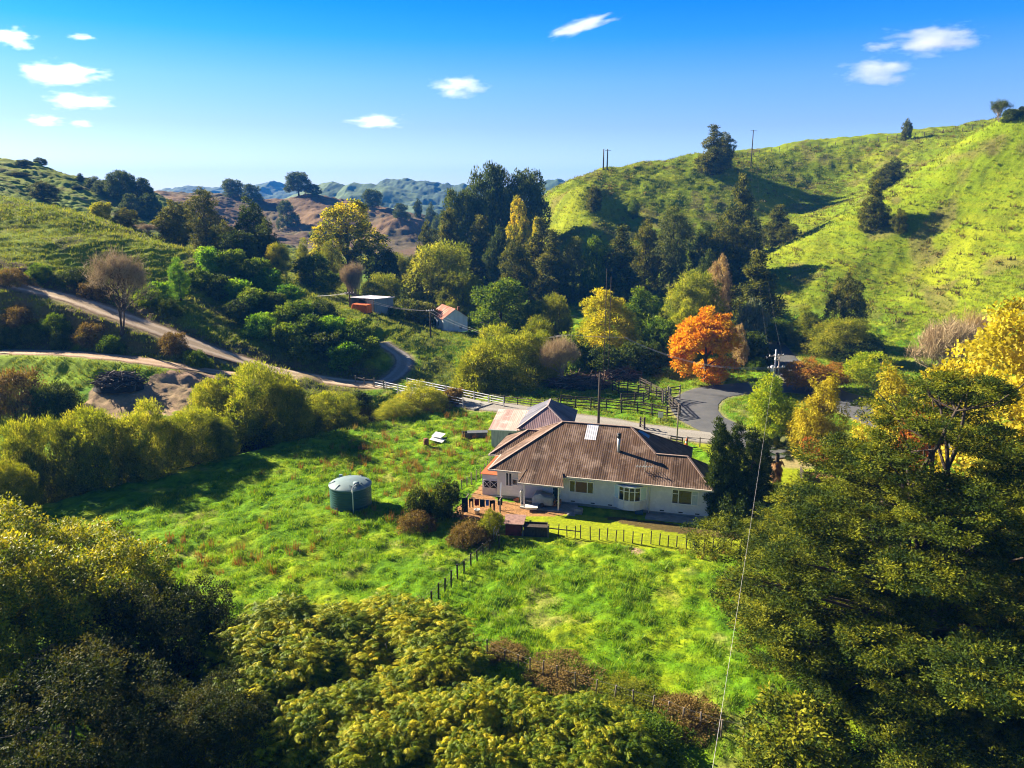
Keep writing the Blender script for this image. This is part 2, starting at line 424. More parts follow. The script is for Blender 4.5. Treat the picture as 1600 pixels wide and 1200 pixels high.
# ------------------------------------------------------------------ terrain sheet
rr = np.concatenate([np.geomspace(46, 330, 840), np.linspace(331, 570, 200), np.geomspace(573, 4200, 50)])
th = np.linspace(R(-52), R(52), 980)
TT, RRm = np.meshgrid(th, rr)
gx = (RRm*np.sin(TT)).ravel(); gy = (-40+RRm*np.cos(TT)).ravel()
gz = H1(gx, gy); gz, gnear = road_blend(gx, gy, gz)
gz0 = gz.copy(); gz = gz+bumps(gx, gy, gz, gnear)
gcol = ground_color(gx, gy, gz0, gnear)
nr, nt_ = len(rr), len(th)
ii = (np.arange(nr-1)[:,None]*nt_+np.arange(nt_-1)[None,:]).ravel()
me = np_mesh('ground', np.stack([gx,gy,gz],1), np.stack([ii, ii+1, ii+nt_+1, ii+nt_],1), smooth=True)
attr_c(me, 'ground_colour', gcol)
def ground_mat():
    m = bpy.data.materials.new('ground'); nt = nodes(m); L = nt.links.new
    out = N(nt, 'ShaderNodeOutputMaterial'); b = N(nt, 'ShaderNodeBsdfPrincipled', Roughness=.95); b.inputs['Specular IOR Level'].default_value = .1
    a = N(nt, 'ShaderNodeAttribute', attribute_name='ground_colour')
    tc = N(nt, 'ShaderNodeTexCoord')
    n1 = N(nt, 'ShaderNodeTexNoise', Scale=2.5, Detail=6, Roughness=.7); L(tc.outputs['Object'], n1.inputs[0])
    r = ramp(nt, [(.30, (.55,.6,.5)), (.5, (.95,.95,.95)), (.72, (1.45,1.3,1.3))]); L(n1.outputs[0], r.inputs[0])
    L(mixc(nt, a.outputs['Color'], r.outputs[0], .8, 'MULTIPLY'), b.inputs['Base Color'])
    n2 = N(nt, 'ShaderNodeTexNoise', Scale=5, Detail=6, Roughness=.7); L(tc.outputs['Object'], n2.inputs[0])
    bp = N(nt, 'ShaderNodeBump', Strength=.8, Distance=.18); L(n2.outputs[0], bp.inputs['Height']); L(bp.outputs[0], b.inputs['Normal'])
    L(b.outputs[0], out.inputs[0]); return m
me.materials.append(ground_mat())
tag(link(bpy.data.objects.new('ground', me)), kind='structure')

# ------------------------------------------------------------------ road strips
def strip(r, mat, lift=.05, wv=.25):
    n = len(r.c); d = np.gradient(r.c, axis=0); d /= np.linalg.norm(d, axis=1)[:,None]; nrm = np.stack([-d[:,1], d[:,0]], 1)
    K = 9; vs = []
    for k in range(K):
        o = (k/(K-1)-.5)*r.w
        if k in (0, K-1): o = o*(1+wv*(fbm(r.c[:,0]*.6, r.c[:,1]*.6, 2, k)-.5)*2)
        else: o = np.full(n, o)
        p = r.c+nrm*o[:,None]
        edge = abs(k/(K-1)-.5)*2
        rut = -.02*math.exp(-((edge-.55)/.2)**2) if r.w < 4 else 0
        vs.append(np.stack([p[:,0], p[:,1], r.z+lift+rut-(.07 if edge > .99 else 0)], 1))
    V = np.stack(vs, 1).reshape(-1, 3)
    i = (np.arange(n-1)[:,None]*K+np.arange(K-1)[None,:]).ravel()
    me = np_mesh(r.name, V, np.stack([i, i+K, i+K+1, i+1], 1)[:, ::-1], True); 
    attr_f(me, 'across', np.tile(np.abs(np.linspace(-1,1,K)), n), 'POINT')
    me.materials.append(mat); tag(link(bpy.data.objects.new(r.name, me)), kind='structure')
def track_mat(name, edge_c, wheel_c, mid_c):
    m = bpy.data.materials.new(name); nt = nodes(m); L = nt.links.new
    out = N(nt, 'ShaderNodeOutputMaterial'); b = N(nt, 'ShaderNodeBsdfPrincipled', Roughness=.95); b.inputs['Specular IOR Level'].default_value = .1
    a = N(nt, 'ShaderNodeAttribute', attribute_name='across'); tc = N(nt, 'ShaderNodeTexCoord')
    nz = N(nt, 'ShaderNodeTexNoise', Scale=1.1, Detail=8, Roughness=.7); L(tc.outputs['Object'], nz.inputs[0])
    ad = N(nt, 'ShaderNodeMath', operation='MULTIPLY_ADD'); L(nz.outputs[0], ad.inputs[0]); ad.inputs[1].default_value = .6; ad.inputs[2].default_value = -.3
    s = N(nt, 'ShaderNodeMath', operation='ADD'); L(ad.outputs[0], s.inputs[0]); L(a.outputs['Fac'], s.inputs[1])
    r = ramp(nt, [(.0, mid_c), (.25, mid_c), (.42, wheel_c), (.68, wheel_c), (.85, edge_c), (1, tuple(v*.75 for v in edge_c))]); L(s.outputs[0], r.inputs[0])
    n2 = N(nt, 'ShaderNodeTexNoise', Scale=7, Detail=6, Roughness=.7); L(tc.outputs['Object'], n2.inputs[0])
    r2 = ramp(nt, [(.3, (.7,.7,.7)), (.7, (1.2,1.2,1.2))]); L(n2.outputs[0], r2.inputs[0])
    L(mixc(nt, r.outputs[0], r2.outputs[0], 1.0, 'MULTIPLY'), b.inputs['Base Color'])
    bp = N(nt, 'ShaderNodeBump', Strength=.6, Distance=.08); L(n2.outputs[0], bp.inputs['Height']); L(bp.outputs[0], b.inputs['Normal'])
    L(b.outputs[0], out.inputs[0]); return m
strip(track, track_mat('hill_track', (.34,.235,.15), (.56,.44,.32), (.40,.30,.20)))
strip(lower, track_mat('lower_track', (.36,.23,.15), (.52,.37,.26), (.42,.29,.19)), wv=.5)
strip(wind, track_mat('lane_gravel', (.26,.21,.17), (.38,.34,.30), (.31,.28,.24)))
strip(drive, track_mat('drive_gravel', (.25,.225,.19), (.30,.28,.255), (.27,.25,.225)))
strip(side, asphalt, .07, .08); strip(main, asphalt, .09, .05)

# ------------------------------------------------------------------ far ridges
def ridge(name, prof, Y, depth, mat, seed, amp, wl, half=0):
    xs = []; 
    P = np.array([atY(px, py, Y) for px, py in prof]); nx = 520
    x = np.linspace(P[0,0], P[-1,0], nx); zt = np.interp(x, P[:,0], P[:,2])
    v = np.linspace(-1, 1, 70); X, Vv = np.meshgrid(x, v); Zt = np.tile(zt, (70,1))
    yv = Y+Vv*depth
    spur = fbm(X/(depth*.55), np.abs(Vv)*1.3, 3, seed)
    f = np.clip(1-np.abs(Vv)**1.15*(1.15-.5*spur), 0, 1)
    Z = -20+(Zt+20)*f+(spur-.5)*(Zt+10)*.55*np.abs(Vv)*(1-np.abs(Vv))*2
    Z = Z+amp*(fbm(X/wl, yv/wl, 3, seed+7)-.62)*np.where(np.abs(Vv) < .97, 1, 0)
    V3 = np.stack([X,yv,Z],-1).reshape(-1,3)
    i = (np.arange(69)[:,None]*nx+np.arange(nx-1)[None,:]).ravel()
    me = np_mesh(name, V3, np.stack([i,i+1,i+nx+1,i+nx],1), False); me.materials.append(mat)
    return tag(link(bpy.data.objects.new(name, me)), kind='structure')
forest_m = pmat('far_forest', (.020,.050,.022), (.035,.075,.028), .03, .9, detail=6)
farhill_m = pmat('far_pasture', (.05,.10,.03), (.12,.17,.04), .008, .9, detail=5)
ridge('far_hills', [(150,306),(240,296),(275,294),(300,289),(330,292),(380,294),(410,287),(430,281),(450,290),(490,288),(560,300),(640,310),(760,320)], 1900, 330, forest_m, 5, 14, 20)
ridge('far_hills', [(380,330),(470,300),(500,287),(520,282),(540,288),(552,282),(575,287),(610,290),(650,300),(700,310)], 1150, 200, farhill_m, 9, 5, 14)
ridge('far_hills', [(540,310),(580,292),(600,279),(615,277),(640,280),(665,281),(690,286),(720,286),(745,290),(790,290),(840,283),(870,278),(888,283),(905,295),(960,310)], 1250, 260, forest_m, 13, 12, 15)
# ------------------------------------------------------------------ foliage builders
def unit(v): return v/np.maximum(np.linalg.norm(v, axis=-1, keepdims=True), 1e-9)
def crown_mesh(name, lobes, ncl, cs, nlf, L, W, flat=.7, shell=.55, droop=0.0, out=.6, up=.2, seed=0, zmin=-9, tint=(.5,.3), top=None, fold=.0, nrm_up=.5):
    g = np.random.default_rng(seed); lobes = np.array(lobes, float)
    wt = (lobes[:,3]*lobes[:,4]*lobes[:,5])**(2/3); k = g.choice(len(lobes), ncl*3, p=wt/wt.sum())
    d = unit(g.normal(size=(ncl*3,3))); rad = shell+(1-shell)*g.random(ncl*3)**.6
    c = lobes[k,:3]+d*lobes[k,3:]*rad[:,None]
    # thin out what lies deep in other lobes
    q = (((c[:,None,:]-lobes[None,:,:3])/lobes[None,:,3:])**2).sum(-1).min(1)
    keep = ((q > .45) | (g.random(ncl*3) < .25)) & (c[:,2] > zmin)
    c = c[keep][:ncl]; d = d[keep][:ncl]; n = len(c)
    ct = np.clip(tint[0]+tint[1]*(g.random(n)-.5)*2, 0, 1)
    if top is not None:
        zz = (c[:,2]-c[:,2].min())/np.ptp(c[:,2]); ct = np.clip(ct+top*(zz-.5)*2*g.random(n), 0, 1)
    s = cs*(.6+.8*g.random(n))
    m = n*nlf; ci = np.repeat(np.arange(n), nlf)
    o = unit(g.normal(size=(m,3)))*(g.random(m)**.45)[:,None]; o[:,2] *= flat
    p = c[ci]+o*s[ci][:,None]
    di = unit(unit(o)*out+d[ci]*.35+g.normal(size=(m,3))*.45+np.array([0,0,up-droop]))
    nn = unit(g.normal(size=(m,3))*.42+unit(o)*.6+d[ci]*.45+np.array([0,0,nrm_up])); sd = unit(np.cross(di, nn)); nn = np.cross(sd, di)
    ll = (L*(.65+.7*g.random(m)))[:,None]; ww = (W*(.65+.7*g.random(m)))[:,None]
    a = p; b = p+di*ll*.45+sd*ww*.5-nn*ww*fold; e = p+di*ll-nn*ll*.12; f = p+di*ll*.45-sd*ww*.5-nn*ww*fold
    V = np.stack([a,b,e,f],1).reshape(-1,3); F = np.arange(m*4).reshape(-1,4)
    me = np_mesh(name, V, F); attr_f(me, 'tint', np.clip(ct[ci]+.22*(g.random(m)-.5), 0, 1))
    me['H'] = float(np.percentile(V[:,2], 99.6)); me['W'] = float(np.percentile(np.abs(V[:,:2]), 99)*2)
    return me, c
def trunk_mesh(name, H, r, targets, seed=0, nl=14, mat=None, lean=(0,0), sides=7, start=.25, multi=1):
    g = random.Random(seed); b = MB()
    idx = np.random.default_rng(seed).permutation(len(targets))[:nl]
    for s in range(multi):
        ox, oy = (0,0) if multi == 1 else (g.uniform(-.5,.5), g.uniform(-.5,.5))
        tx, ty = lean if multi == 1 else (g.uniform(-1,1)*H*.22, g.uniform(-1,1)*H*.22)
        main = []
        for i in range(8):
            t = i/7; main.append(Vector((ox*(1-t)+tx*t+g.uniform(-.05,.05)*H*.3*t, oy*(1-t)+ty*t+g.uniform(-.05,.05)*H*.3*t, -.4+(H+.4)*t)))
        rr_ = r/(multi**.5)
        b.tube(main, [rr_*1.35]+[rr_*(1-.88*(i/7)) for i in range(1,8)], sides)
        for j in idx[s::multi]:
            e = Vector(targets[j]); t0 = min(.9, max(start, (e.z/H)*g.uniform(.45,.75))); k = t0*7; a = main[int(k)].lerp(main[min(7,int(k)+1)], k-int(k))
            mid = a.lerp(e, .5)+Vector((g.uniform(-.1,.1)*H*.4, g.uniform(-.1,.1)*H*.4, (e-a).length*.12))
            r0 = rr_*(1-.85*t0)*.55
            pts = [a, a.lerp(mid,.5)+Vector((0,0,.02*H)), mid, mid.lerp(e,.5)+Vector((g.uniform(-.2,.2),g.uniform(-.2,.2),0)), e]
            b.tube(pts, [r0, r0*.8, r0*.6, r0*.4, r0*.15], 5, cap=False)
    me = bpy.data.meshes.new(name); me.from_pydata(b.v, [], b.f); me.materials.append(mat or bark); me.polygons.foreach_set('use_smooth', [True]*len(b.f)); me.update(); return me
def lobes_column(H, Rm, prof, n, seed, z0=.1, jitter=.45, lr=.55):
    g = random.Random(seed); out = []
    for i in range(n):
        t = (i+.5)/n; z = H*(z0+(1-z0)*t*.95); rad = Rm*prof(t); a = g.uniform(0, 6.28)+i*2.4; off = rad*jitter*g.uniform(.5,1.2)
        r = max(rad*lr*g.uniform(.85,1.25), .12*Rm); out.append((off*math.cos(a), off*math.sin(a), z-r*.4, r, r, r*g.uniform(.8,1.2)))
    return out
def lobes_dome(H, Rm, n, seed, z0=.25, lr=.42, flat=.8):
    g = random.Random(seed); out = [(0,0,H*(z0+(1-z0)*.45),Rm*.62,Rm*.62,H*(1-z0)*.45)]
    for i in range(n):
        u = g.random(); a = i*2.4+g.uniform(-.4,.4); el = math.asin(u*.95)-.25*g.random(); r = Rm*lr*g.uniform(.75,1.25)
        out.append(((Rm-r)*math.cos(el)*math.cos(a)*1.05, (Rm-r)*math.cos(el)*math.sin(a)*1.05, H*z0+(H*(1-z0)-r*flat)*max(0.05, math.sin(max(el,0)+.12)), r, r, r*flat))
    return out
def lobes_irreg(H, Rm, n, seed, z0=.05, lr=(.20,.36), flat=.8):
    g = random.Random(seed); out = []
    for i in range(n):
        q = Rm*math.sqrt(g.random())*.85; a = i*2.399+g.uniform(-.5,.5); r = Rm*g.uniform(*lr); top_ = H*(1-.45*(q/Rm)**2)*g.uniform(.72,1.0)
        zc = top_-r*flat if g.random() < .7 else H*z0+(top_-H*z0)*g.random()*.8
        out.append((q*math.cos(a), q*math.sin(a), max(zc, r*flat*.6), r, r, r*flat))
    return out
PROTO = {}
def proto(key, lobes, mat, trunk_r, tm=None, nl=12, lean=(0,0), multi=1, th=.85, start=.25, **kw):
    me, c = crown_mesh('crown', lobes, **kw); me.materials.append(mat)
    t = trunk_mesh('trunk', me['H']*th, trunk_r, c, kw.get('seed',0), nl, tm, lean, multi=multi, start=start)
    PROTO[key] = (me, t, me['H'], me['W'])

# ---- leaf colours
M_tot = leafmat('totara', [(.030,.044,.006),(.075,.094,.009),(.15,.155,.012),(.25,.22,.016)], .3)
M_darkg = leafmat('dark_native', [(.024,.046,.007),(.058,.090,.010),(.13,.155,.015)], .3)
M_bluegr = leafmat('blue_native', [(.032,.056,.016),(.070,.105,.022),(.145,.175,.03)], .3)
M_greyg = leafmat('grey_green', [(.06,.085,.018),(.12,.145,.026),(.21,.21,.04)], .32)
M_mid = leafmat('mid_green', [(.038,.085,.007),(.095,.165,.010),(.21,.265,.014)], .45)
M_fern = leafmat('bright_green', [(.045,.13,.008),(.12,.27,.012),(.26,.39,.018)], .48)
M_will = leafmat('willow', [(.11,.155,.014),(.22,.265,.022),(.34,.355,.04),(.46,.42,.07)], .48)
M_willg = leafmat('willow_green', [(.10,.135,.010),(.20,.23,.014),(.34,.32,.03)], .45)
M_gold = leafmat('gold', [(.18,.22,.012),(.36,.36,.016),(.52,.45,.022),(.56,.40,.025)], .45)
M_popl = leafmat('poplar', [(.05,.09,.012),(.16,.20,.016),(.38,.36,.018),(.62,.48,.020)], .42)
M_maple = leafmat('maple', [(.40,.13,.006),(.58,.25,.008),(.68,.38,.010),(.66,.46,.015)], .42, (1.3,1.0,.4))
M_red = leafmat('red_leaf', [(.28,.08,.015),(.40,.15,.025),(.38,.24,.04)], .35, (1.3,1.0,.5))
M_smoke = leafmat('autumn_mixed', [(.16,.13,.02),(.30,.17,.03),(.42,.19,.03),(.40,.25,.04)], .35)
M_lime = leafmat('lime', [(.12,.21,.010),(.28,.36,.013),(.46,.46,.02)], .4)
M_gcyp = leafmat('golden_cypress', [(.15,.14,.008),(.36,.31,.012),(.56,.45,.018)], .25)
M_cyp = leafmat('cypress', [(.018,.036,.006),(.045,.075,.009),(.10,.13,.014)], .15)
M_walnut = leafmat('walnut', [(.045,.095,.006),(.15,.22,.010),(.36,.38,.016),(.62,.52,.028)], .42, rough=.55, spec=.15)
M_broad = leafmat('broadleaf', [(.038,.07,.006),(.11,.16,.010),(.26,.28,.016),(.48,.42,.026)], .35, rough=.5, spec=.22)
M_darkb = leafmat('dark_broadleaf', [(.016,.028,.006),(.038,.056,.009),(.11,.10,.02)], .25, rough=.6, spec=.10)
M_bramble = leafmat('bramble', [(.07,.052,.014),(.16,.11,.03),(.27,.18,.055),(.14,.15,.02)], .25)
M_twig = leafmat('twigs', [(.25,.175,.09),(.38,.28,.15),(.48,.37,.21)], .15, (1,1,1))
M_pinkish = leafmat('pinkish', [(.26,.18,.10),(.38,.27,.15),(.42,.33,.17)], .3)
M_palm = leafmat('palm', [(.02,.04,.012),(.05,.075,.018),(.12,.12,.03)], .2)
M_skirt = leafmat('palm_skirt', [(.14,.07,.03),(.26,.13,.05),(.33,.20,.09)], .2)
M_totbig = leafmat('big_totara', [(.018,.038,.005),(.060,.090,.007),(.17,.19,.010),(.34,.32,.017)], .26)
M_silver = leafmat('silver_shrub', [(.08,.11,.06),(.16,.19,.11),(.24,.26,.15)], .25)
M_plane = leafmat('plane', [(.24,.21,.012),(.42,.37,.02),(.58,.50,.06),(.52,.42,.04)], .4)

# ---- prototypes
cone = lambda t: max(.12, (1-t)**.75*1.05) if t > .25 else .6+1.0*t
ovoid = lambda t: math.sin(math.pi*min(1, .18+.80*t))**.7
slim = lambda t: .75*math.sin(math.pi*min(1, .15+.80*t))**.6
for i, (k, pf, H, Rr) in enumerate([('con_a', cone, 15, 5.2), ('con_b', ovoid, 14, 5.0), ('con_c', cone, 17, 5.0), ('con_d', ovoid, 12, 5.6)]):
    proto(k, lobes_column(H, Rr, pf, 17, 20+i), M_tot, .45, seed=30+i, ncl=520, cs=.62, nlf=34, L=.42, W=.20, flat=.75, shell=.62, droop=.15, tint=(.42,.38))
for i in range(2):
    proto('dense_%s' % 'ab'[i], lobes_dome(10, 5.2, 15, 50+i, .0, .40), M_darkg, .4, seed=60+i, ncl=420, cs=.7, nlf=34, L=.42, W=.22, tint=(.45,.35))
for i in range(2):
    proto('tall_%s' % 'ab'[i], lobes_column(16, 4.6, ovoid, 15, 70+i, .12, .4, .6), M_greyg, .4, seed=80+i, ncl=520, cs=.75, nlf=36, L=.40, W=.14, droop=.35, tint=(.45,.4))
for i in range(2):
    proto('big_%s' % 'ab'[i], lobes_dome(20, 8.5, 18, 90+i, .15, .36, 1.0), M_bluegr, .6, seed=95+i, ncl=620, cs=1.05, nlf=36, L=.62, W=.30, tint=(.45,.4))
proto('poplar', [(-3.8,0,12,3.0,3.0,4.0),(-2.2,.5,16,2.6,2.6,3.4),(1.2,-.5,17.2,3.6,3.2,3.8),(-5.2,.3,8.5,2.0,2.0,2.2),(4.2,.3,12,3.4,3.0,3.0),(6.2,0,9,2.6,2.6,2.2),(3,0,7.5,3.2,3,2.6),(-1.5,0,7.2,2.6,2.4,3),(.5,.5,11.5,3.4,3,3),(-2.8,0,4.2,1.8,1.8,2.2)], M_popl, .5, seed=101, ncl=560, cs=.75, nlf=34, L=.42, W=.30, tint=(.5,.4), top=.5, shell=.55)
for i in range(2):
    proto('wmid_%s' % 'ab'[i], lobes_dome(10, 5.6, 13, 110+i, .12, .40, .9), M_will, .4, seed=115+i, ncl=520, cs=.75, nlf=46, L=.46, W=.11, droop=.25, tint=(.45,.4), multi=3)
for i in range(3):
    proto('wbank_%s' % 'abc'[i], lobes_dome(7, 4.2, 11, 120+i, .10, .40, 1.0), M_will, .22, bark, 20, seed=125+i, ncl=800, cs=.55, nlf=52, L=.26, W=.060, up=.5, out=.5, tint=(.40,.42), multi=5, th=.8, shell=.45)
proto('maple', lobes_irreg(10, 5.0, 46, 130, .0, (.22,.34)), M_maple, .3, seed=131, ncl=900, cs=.62, nlf=40, L=.30, W=.24, tint=(.5,.4))
proto('goldr', lobes_column(11, 4.6, ovoid, 11, 135, .08, .35, .68), M_gold, .3, seed=136, ncl=620, cs=.7, nlf=44, L=.34, W=.13, up=.4, tint=(.42,.35))
for i in range(3):
    proto('shrub_%s' % 'abc'[i], lobes_dome(3.2, 2.0, 8, 140+i, .05, .45), M_mid, .09, seed=145+i, ncl=190, cs=.38, nlf=34, L=.24, W=.12, tint=(.45,.4), multi=3, th=.7)
proto('column', lobes_column(9, 1.25, lambda t: .95*math.sin(math.pi*min(1,.25+.70*t))**.5, 14, 150, .02, .35, .75), M_cyp, .14, seed=151, ncl=520, cs=.30, nlf=40, L=.20, W=.075, up=1.0, tint=(.42,.4))
proto('gcyp', lobes_column(8, 2.9, lambda t: math.sin(math.pi*min(1,.30+.66*t))**.7, 22, 155, .02, .55, .42), M_gcyp, .2, seed=156, ncl=520, cs=.42, nlf=44, L=.26, W=.085, droop=.7, out=.8, flat=1.1, tint=(.5,.4), shell=.75)
proto('lime', lobes_column(7.5, 3.4, ovoid, 13, 160, .05, .5, .46), M_lime, .18, seed=161, ncl=420, cs=.5, nlf=32, L=.34, W=.10, flat=.45, out=.8, tint=(.5,.4))
proto('umbrella', lobes_dome(4, 2.6, 8, 165, .55, .40, .5), M_red, .14, seed=166, ncl=170, cs=.42, nlf=34, L=.22, W=.14, flat=.5, tint=(.5,.4), lean=(.2,0))
proto('bramble', lobes_dome(1.8, 2.2, 9, 170, .0, .45, .7), M_bramble, .05, seed=171, ncl=300, cs=.36, nlf=40, L=.15, W=.075, tint=(.45,.42), multi=4, th=.5)
proto('airy', lobes_dome(7, 3.6, 10, 175, .15, .42, .9), M_smoke, .16, bark_pale, 22, seed=176, ncl=420, cs=.5, nlf=26, L=.26, W=.13, tint=(.5,.42), multi=3)
# near plants, leaf by leaf
proto('plane', lobes_irreg(19, 8.0, 44, 180, lr=(.2,.34), flat=1.0), M_plane, .5, seed=181, ncl=900, cs=.85, nlf=44, L=.32, W=.26, tint=(.5,.42), shell=.6)
proto('broad_a', lobes_irreg(11.5, 7.2, 62, 185, z0=.0), M_broad, .35, bark_pale, 26, seed=186, ncl=3400, cs=.48, nlf=48, L=.18, W=.09, droop=.15, tint=(.42,.42), fold=.12, shell=.6, top=.25)
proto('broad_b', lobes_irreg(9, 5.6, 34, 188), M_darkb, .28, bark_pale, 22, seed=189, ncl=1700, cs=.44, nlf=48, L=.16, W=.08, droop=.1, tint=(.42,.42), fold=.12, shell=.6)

def compound_mesh(name, lobes, ncl, nfr, seed, zmin=-9, tint=(.5,.4), FL=.75, nl=8):
    """walnut-like plant: drooping compound leaves with paired leaflets"""
    g = np.random.default_rng(seed); lobes = np.array(lobes, float)
    wt = (lobes[:,3]*lobes[:,4]*lobes[:,5])**(2/3); k = g.choice(len(lobes), ncl*2, p=wt/wt.sum())
    d = unit(g.normal(size=(ncl*2,3))); d[:,2] = np.abs(d[:,2])*.9-.15; d = unit(d)
    c = lobes[k,:3]+d*lobes[k,3:]*(.45+.55*g.random(ncl*2)**.5)[:,None]
    q = (((c[:,None,:]-lobes[None,:,:3])/lobes[None,:,3:])**2).sum(-1).min(1)
    keep = ((q > .5) | (g.random(ncl*2) < .2)) & (c[:,2] > zmin); c = c[keep][:ncl]; d = d[keep][:ncl]; n = len(c)
    ct = np.clip(tint[0]+tint[1]*(g.random(n)-.5)*2, 0, 1)
    Vs = []; ts = []; ci = np.repeat(np.arange(n), nfr); m = len(ci)
    az = g.random(m)*2*np.pi; h = np.stack([np.cos(az), np.sin(az), .25+.5*g.random(m)], 1); h = unit(h+d[ci]*.5)
    ln = FL*(.6+.7*g.random(m)); sd = unit(np.cross(h, np.array([0,0,1.])+g.normal(size=(m,3))*.25)); tl = ct[ci]+.3*(g.random(m)-.5)
    base = c[ci]+g.normal(size=(m,3))*.24
    for j in range(nl):
        t = (j+1)/nl; p = base+h*(ln*t)[:,None]; p[:,2] -= ln*.40*t*t
        tang = unit(h-np.array([0,0,.9*t])*.9)
        for s in (-1,1):
            dr = unit(sd*s+tang*.55+np.array([0,0,-.25])+g.normal(size=(m,3))*.15); L = (ln*.34*(1-.35*abs(t-.55)))[:,None]; w = L*.36
            side = unit(tang-dr*(tang*dr).sum(1)[:,None])
            Vs.append(np.stack([p, p+dr*L*.45+side*w*.5, p+dr*L-np.array([0,0,.25])*L, p+dr*L*.45-side*w*.5], 1)); ts.append(tl+.1*(g.random(m)-.5))
    V = np.concatenate(Vs).reshape(-1,3); me = np_mesh(name, V, np.arange(len(V)).reshape(-1,4)); attr_f(me, 'tint', np.clip(np.concatenate(ts),0,1))
    me['H'] = float(np.percentile(V[:,2], 99.6)); me['W'] = float(np.percentile(np.abs(V[:,:2]), 99)*2); return me, c
def proto_c(key, lobes, mat, tr, seed, ncl, nfr, nl=26, **kw):
    me, c = compound_mesh('crown', lobes, ncl, nfr, seed, **kw); me.materials.append(mat)
    PROTO[key] = (me, trunk_mesh('trunk', me['H']*.8, tr, c, seed, nl, bark_pale, multi=4), me['H'], me['W'])
proto_c('walnut_a', lobes_irreg(6.5, 4.6, 34, 190, lr=(.16,.32)), M_walnut, .2, 191, 1150, 8, FL=.52, nl=7)
proto_c('walnut_b', lobes_irreg(5.5, 4.6, 34, 193, lr=(.16,.32)), M_walnut, .2, 194, 1150, 8, FL=.52, nl=7)

# big spreading totara close to the camera: flat sprays on long limbs
def totara_big():
    g = random.Random(5); lob = []
    H = 18.5
    for i in range(165):
        while True:
            t = g.uniform(.06, .97); Rm = 10.2*float(np.interp(t, [0,.15,.3,.52,.62,.70,.76,.86,1], [.5,.8,.97,.72,.56,.47,.40,.31,.15]))
            if g.random() < (Rm/9.9)**1.2: break
        a = i*2.399+g.uniform(-.3,.3); r = g.uniform(1.0,1.75)*(1-.40*t); rad = max(0, Rm-r*1.1)*math.sqrt(g.uniform(.0,1.0))
        lob.append((rad*math.cos(a), rad*math.sin(a), H*t, r*1.2, r*1.2, r*.62))
    me, c = crown_mesh('crown', lob, 9200, .32, 92, .115, .046, flat=.6, shell=.66, out=.75, up=.15, seed=201, tint=(.45,.42), nrm_up=.6)
    me.materials.append(M_totbig)
    b = MB(); gg = random.Random(9)
    for ang, lean in ((0.4,1.6),(2.6,1.3),(4.4,1.8)):
        pts = [Vector((.5*math.cos(ang),.5*math.sin(ang),-.5))]+[Vector((lean*.7*math.cos(ang)*k/6+gg.uniform(-.2,.2), lean*math.sin(ang)*k/6+gg.uniform(-.2,.2), H*.74*k/6)) for k in range(1,7)]
        b.tube(pts, [.36,.31,.26,.20,.14,.08,.03], 9)
        for L_ in lob[int(ang*4)%3::7]:
            e = Vector(L_[:3]); k = max(.6, min(5.5, 6*(e.z-1.5)/(H*.92)*.8)); a = pts[int(k)].lerp(pts[int(k)+1], k-int(k))
            mid = a.lerp(e,.5)+Vector((gg.uniform(-.4,.4),gg.uniform(-.4,.4),.5)); q = a.lerp(mid,.5)+Vector((gg.uniform(-.2,.2),gg.uniform(-.2,.2),.15))
            b.tube([a,q,mid,mid.lerp(e,.55),e], [.11,.09,.07,.05,.02], 6, cap=False)
            for _ in range(3):
                f = e+Vector((gg.uniform(-1.4,1.4),gg.uniform(-1.4,1.4),gg.uniform(-.3,.6))); b.tube([mid.lerp(e,.6), mid.lerp(f,.8), f], [.05,.035,.015], 4, cap=False)
    t = bpy.data.meshes.new('trunk'); t.from_pydata(b.v, [], b.f); t.materials.append(bark); t.polygons.foreach_set('use_smooth', [True]*len(b.f)); t.update()
    PROTO['totbig'] = (me, t, me['H'], me['W'])
totara_big()

# bare trees
def bare(key, H, W, seed, mat=M_twig, twig_n=1800, up=.6, trunk=bark_pale):
    g = random.Random(seed); b = MB(); tips = []
    def grow(p, d, L, r, dep):
        q = p+d*L; m = p.lerp(q,.5)+Vector((g.uniform(-1,1),g.uniform(-1,1),g.uniform(-.5,1)))*L*.08
        b.tube([p,m,q],[r,r*.85,r*.68],5 if dep < 2 else 3, cap=False)
        tips.append(q)
        if dep == 4: return
        for _ in range(3 if dep else 5):
            nd = (d+Vector((g.gauss(0,.5),g.gauss(0,.5),g.gauss(0,.3)+up*.3))).normalized(); grow(q, nd, L*g.uniform(.6,.85), r*.6, dep+1)
    for s in range(3): grow(Vector((g.uniform(-.2,.2),g.uniform(-.2,.2),-.3)), Vector((g.uniform(-.35,.35),g.uniform(-.35,.35),1)).normalized(), H*.27, .12, 0)
    me = bpy.data.meshes.new('trunk'); me.from_pydata(b.v, [], b.f); me.materials.append(trunk); me.update()
    T = np.array([tuple(t) for t in tips]); gg = np.random.default_rng(seed)
    i = gg.integers(0, len(T), twig_n*3); p = T[i]+gg.normal(size=(len(i),3))*.15; d = unit(gg.normal(size=(len(i),3))*.6+np.array([0,0,up])); s = unit(np.cross(d, gg.normal(size=(len(i),3))))*.016
    l = (.5+.6*gg.random(len(i)))[:,None]*.9
    V = np.stack([p-s, p+s, p+d*l+s*.4, p+d*l-s*.4],1).reshape(-1,3); tw = np_mesh('twigs', V, np.arange(len(V)).reshape(-1,4)); attr_f(tw,'tint',gg.random(len(i))); tw.materials.append(mat)
    PROTO[key] = (tw, me, float(np.percentile(V[:,2],99)), float(np.percentile(np.abs(V[:,:2]),97)*2))
bare('bare_a', 8, 6, 301); bare('bare_b', 7, 5, 305, up=.9, twig_n=2600)

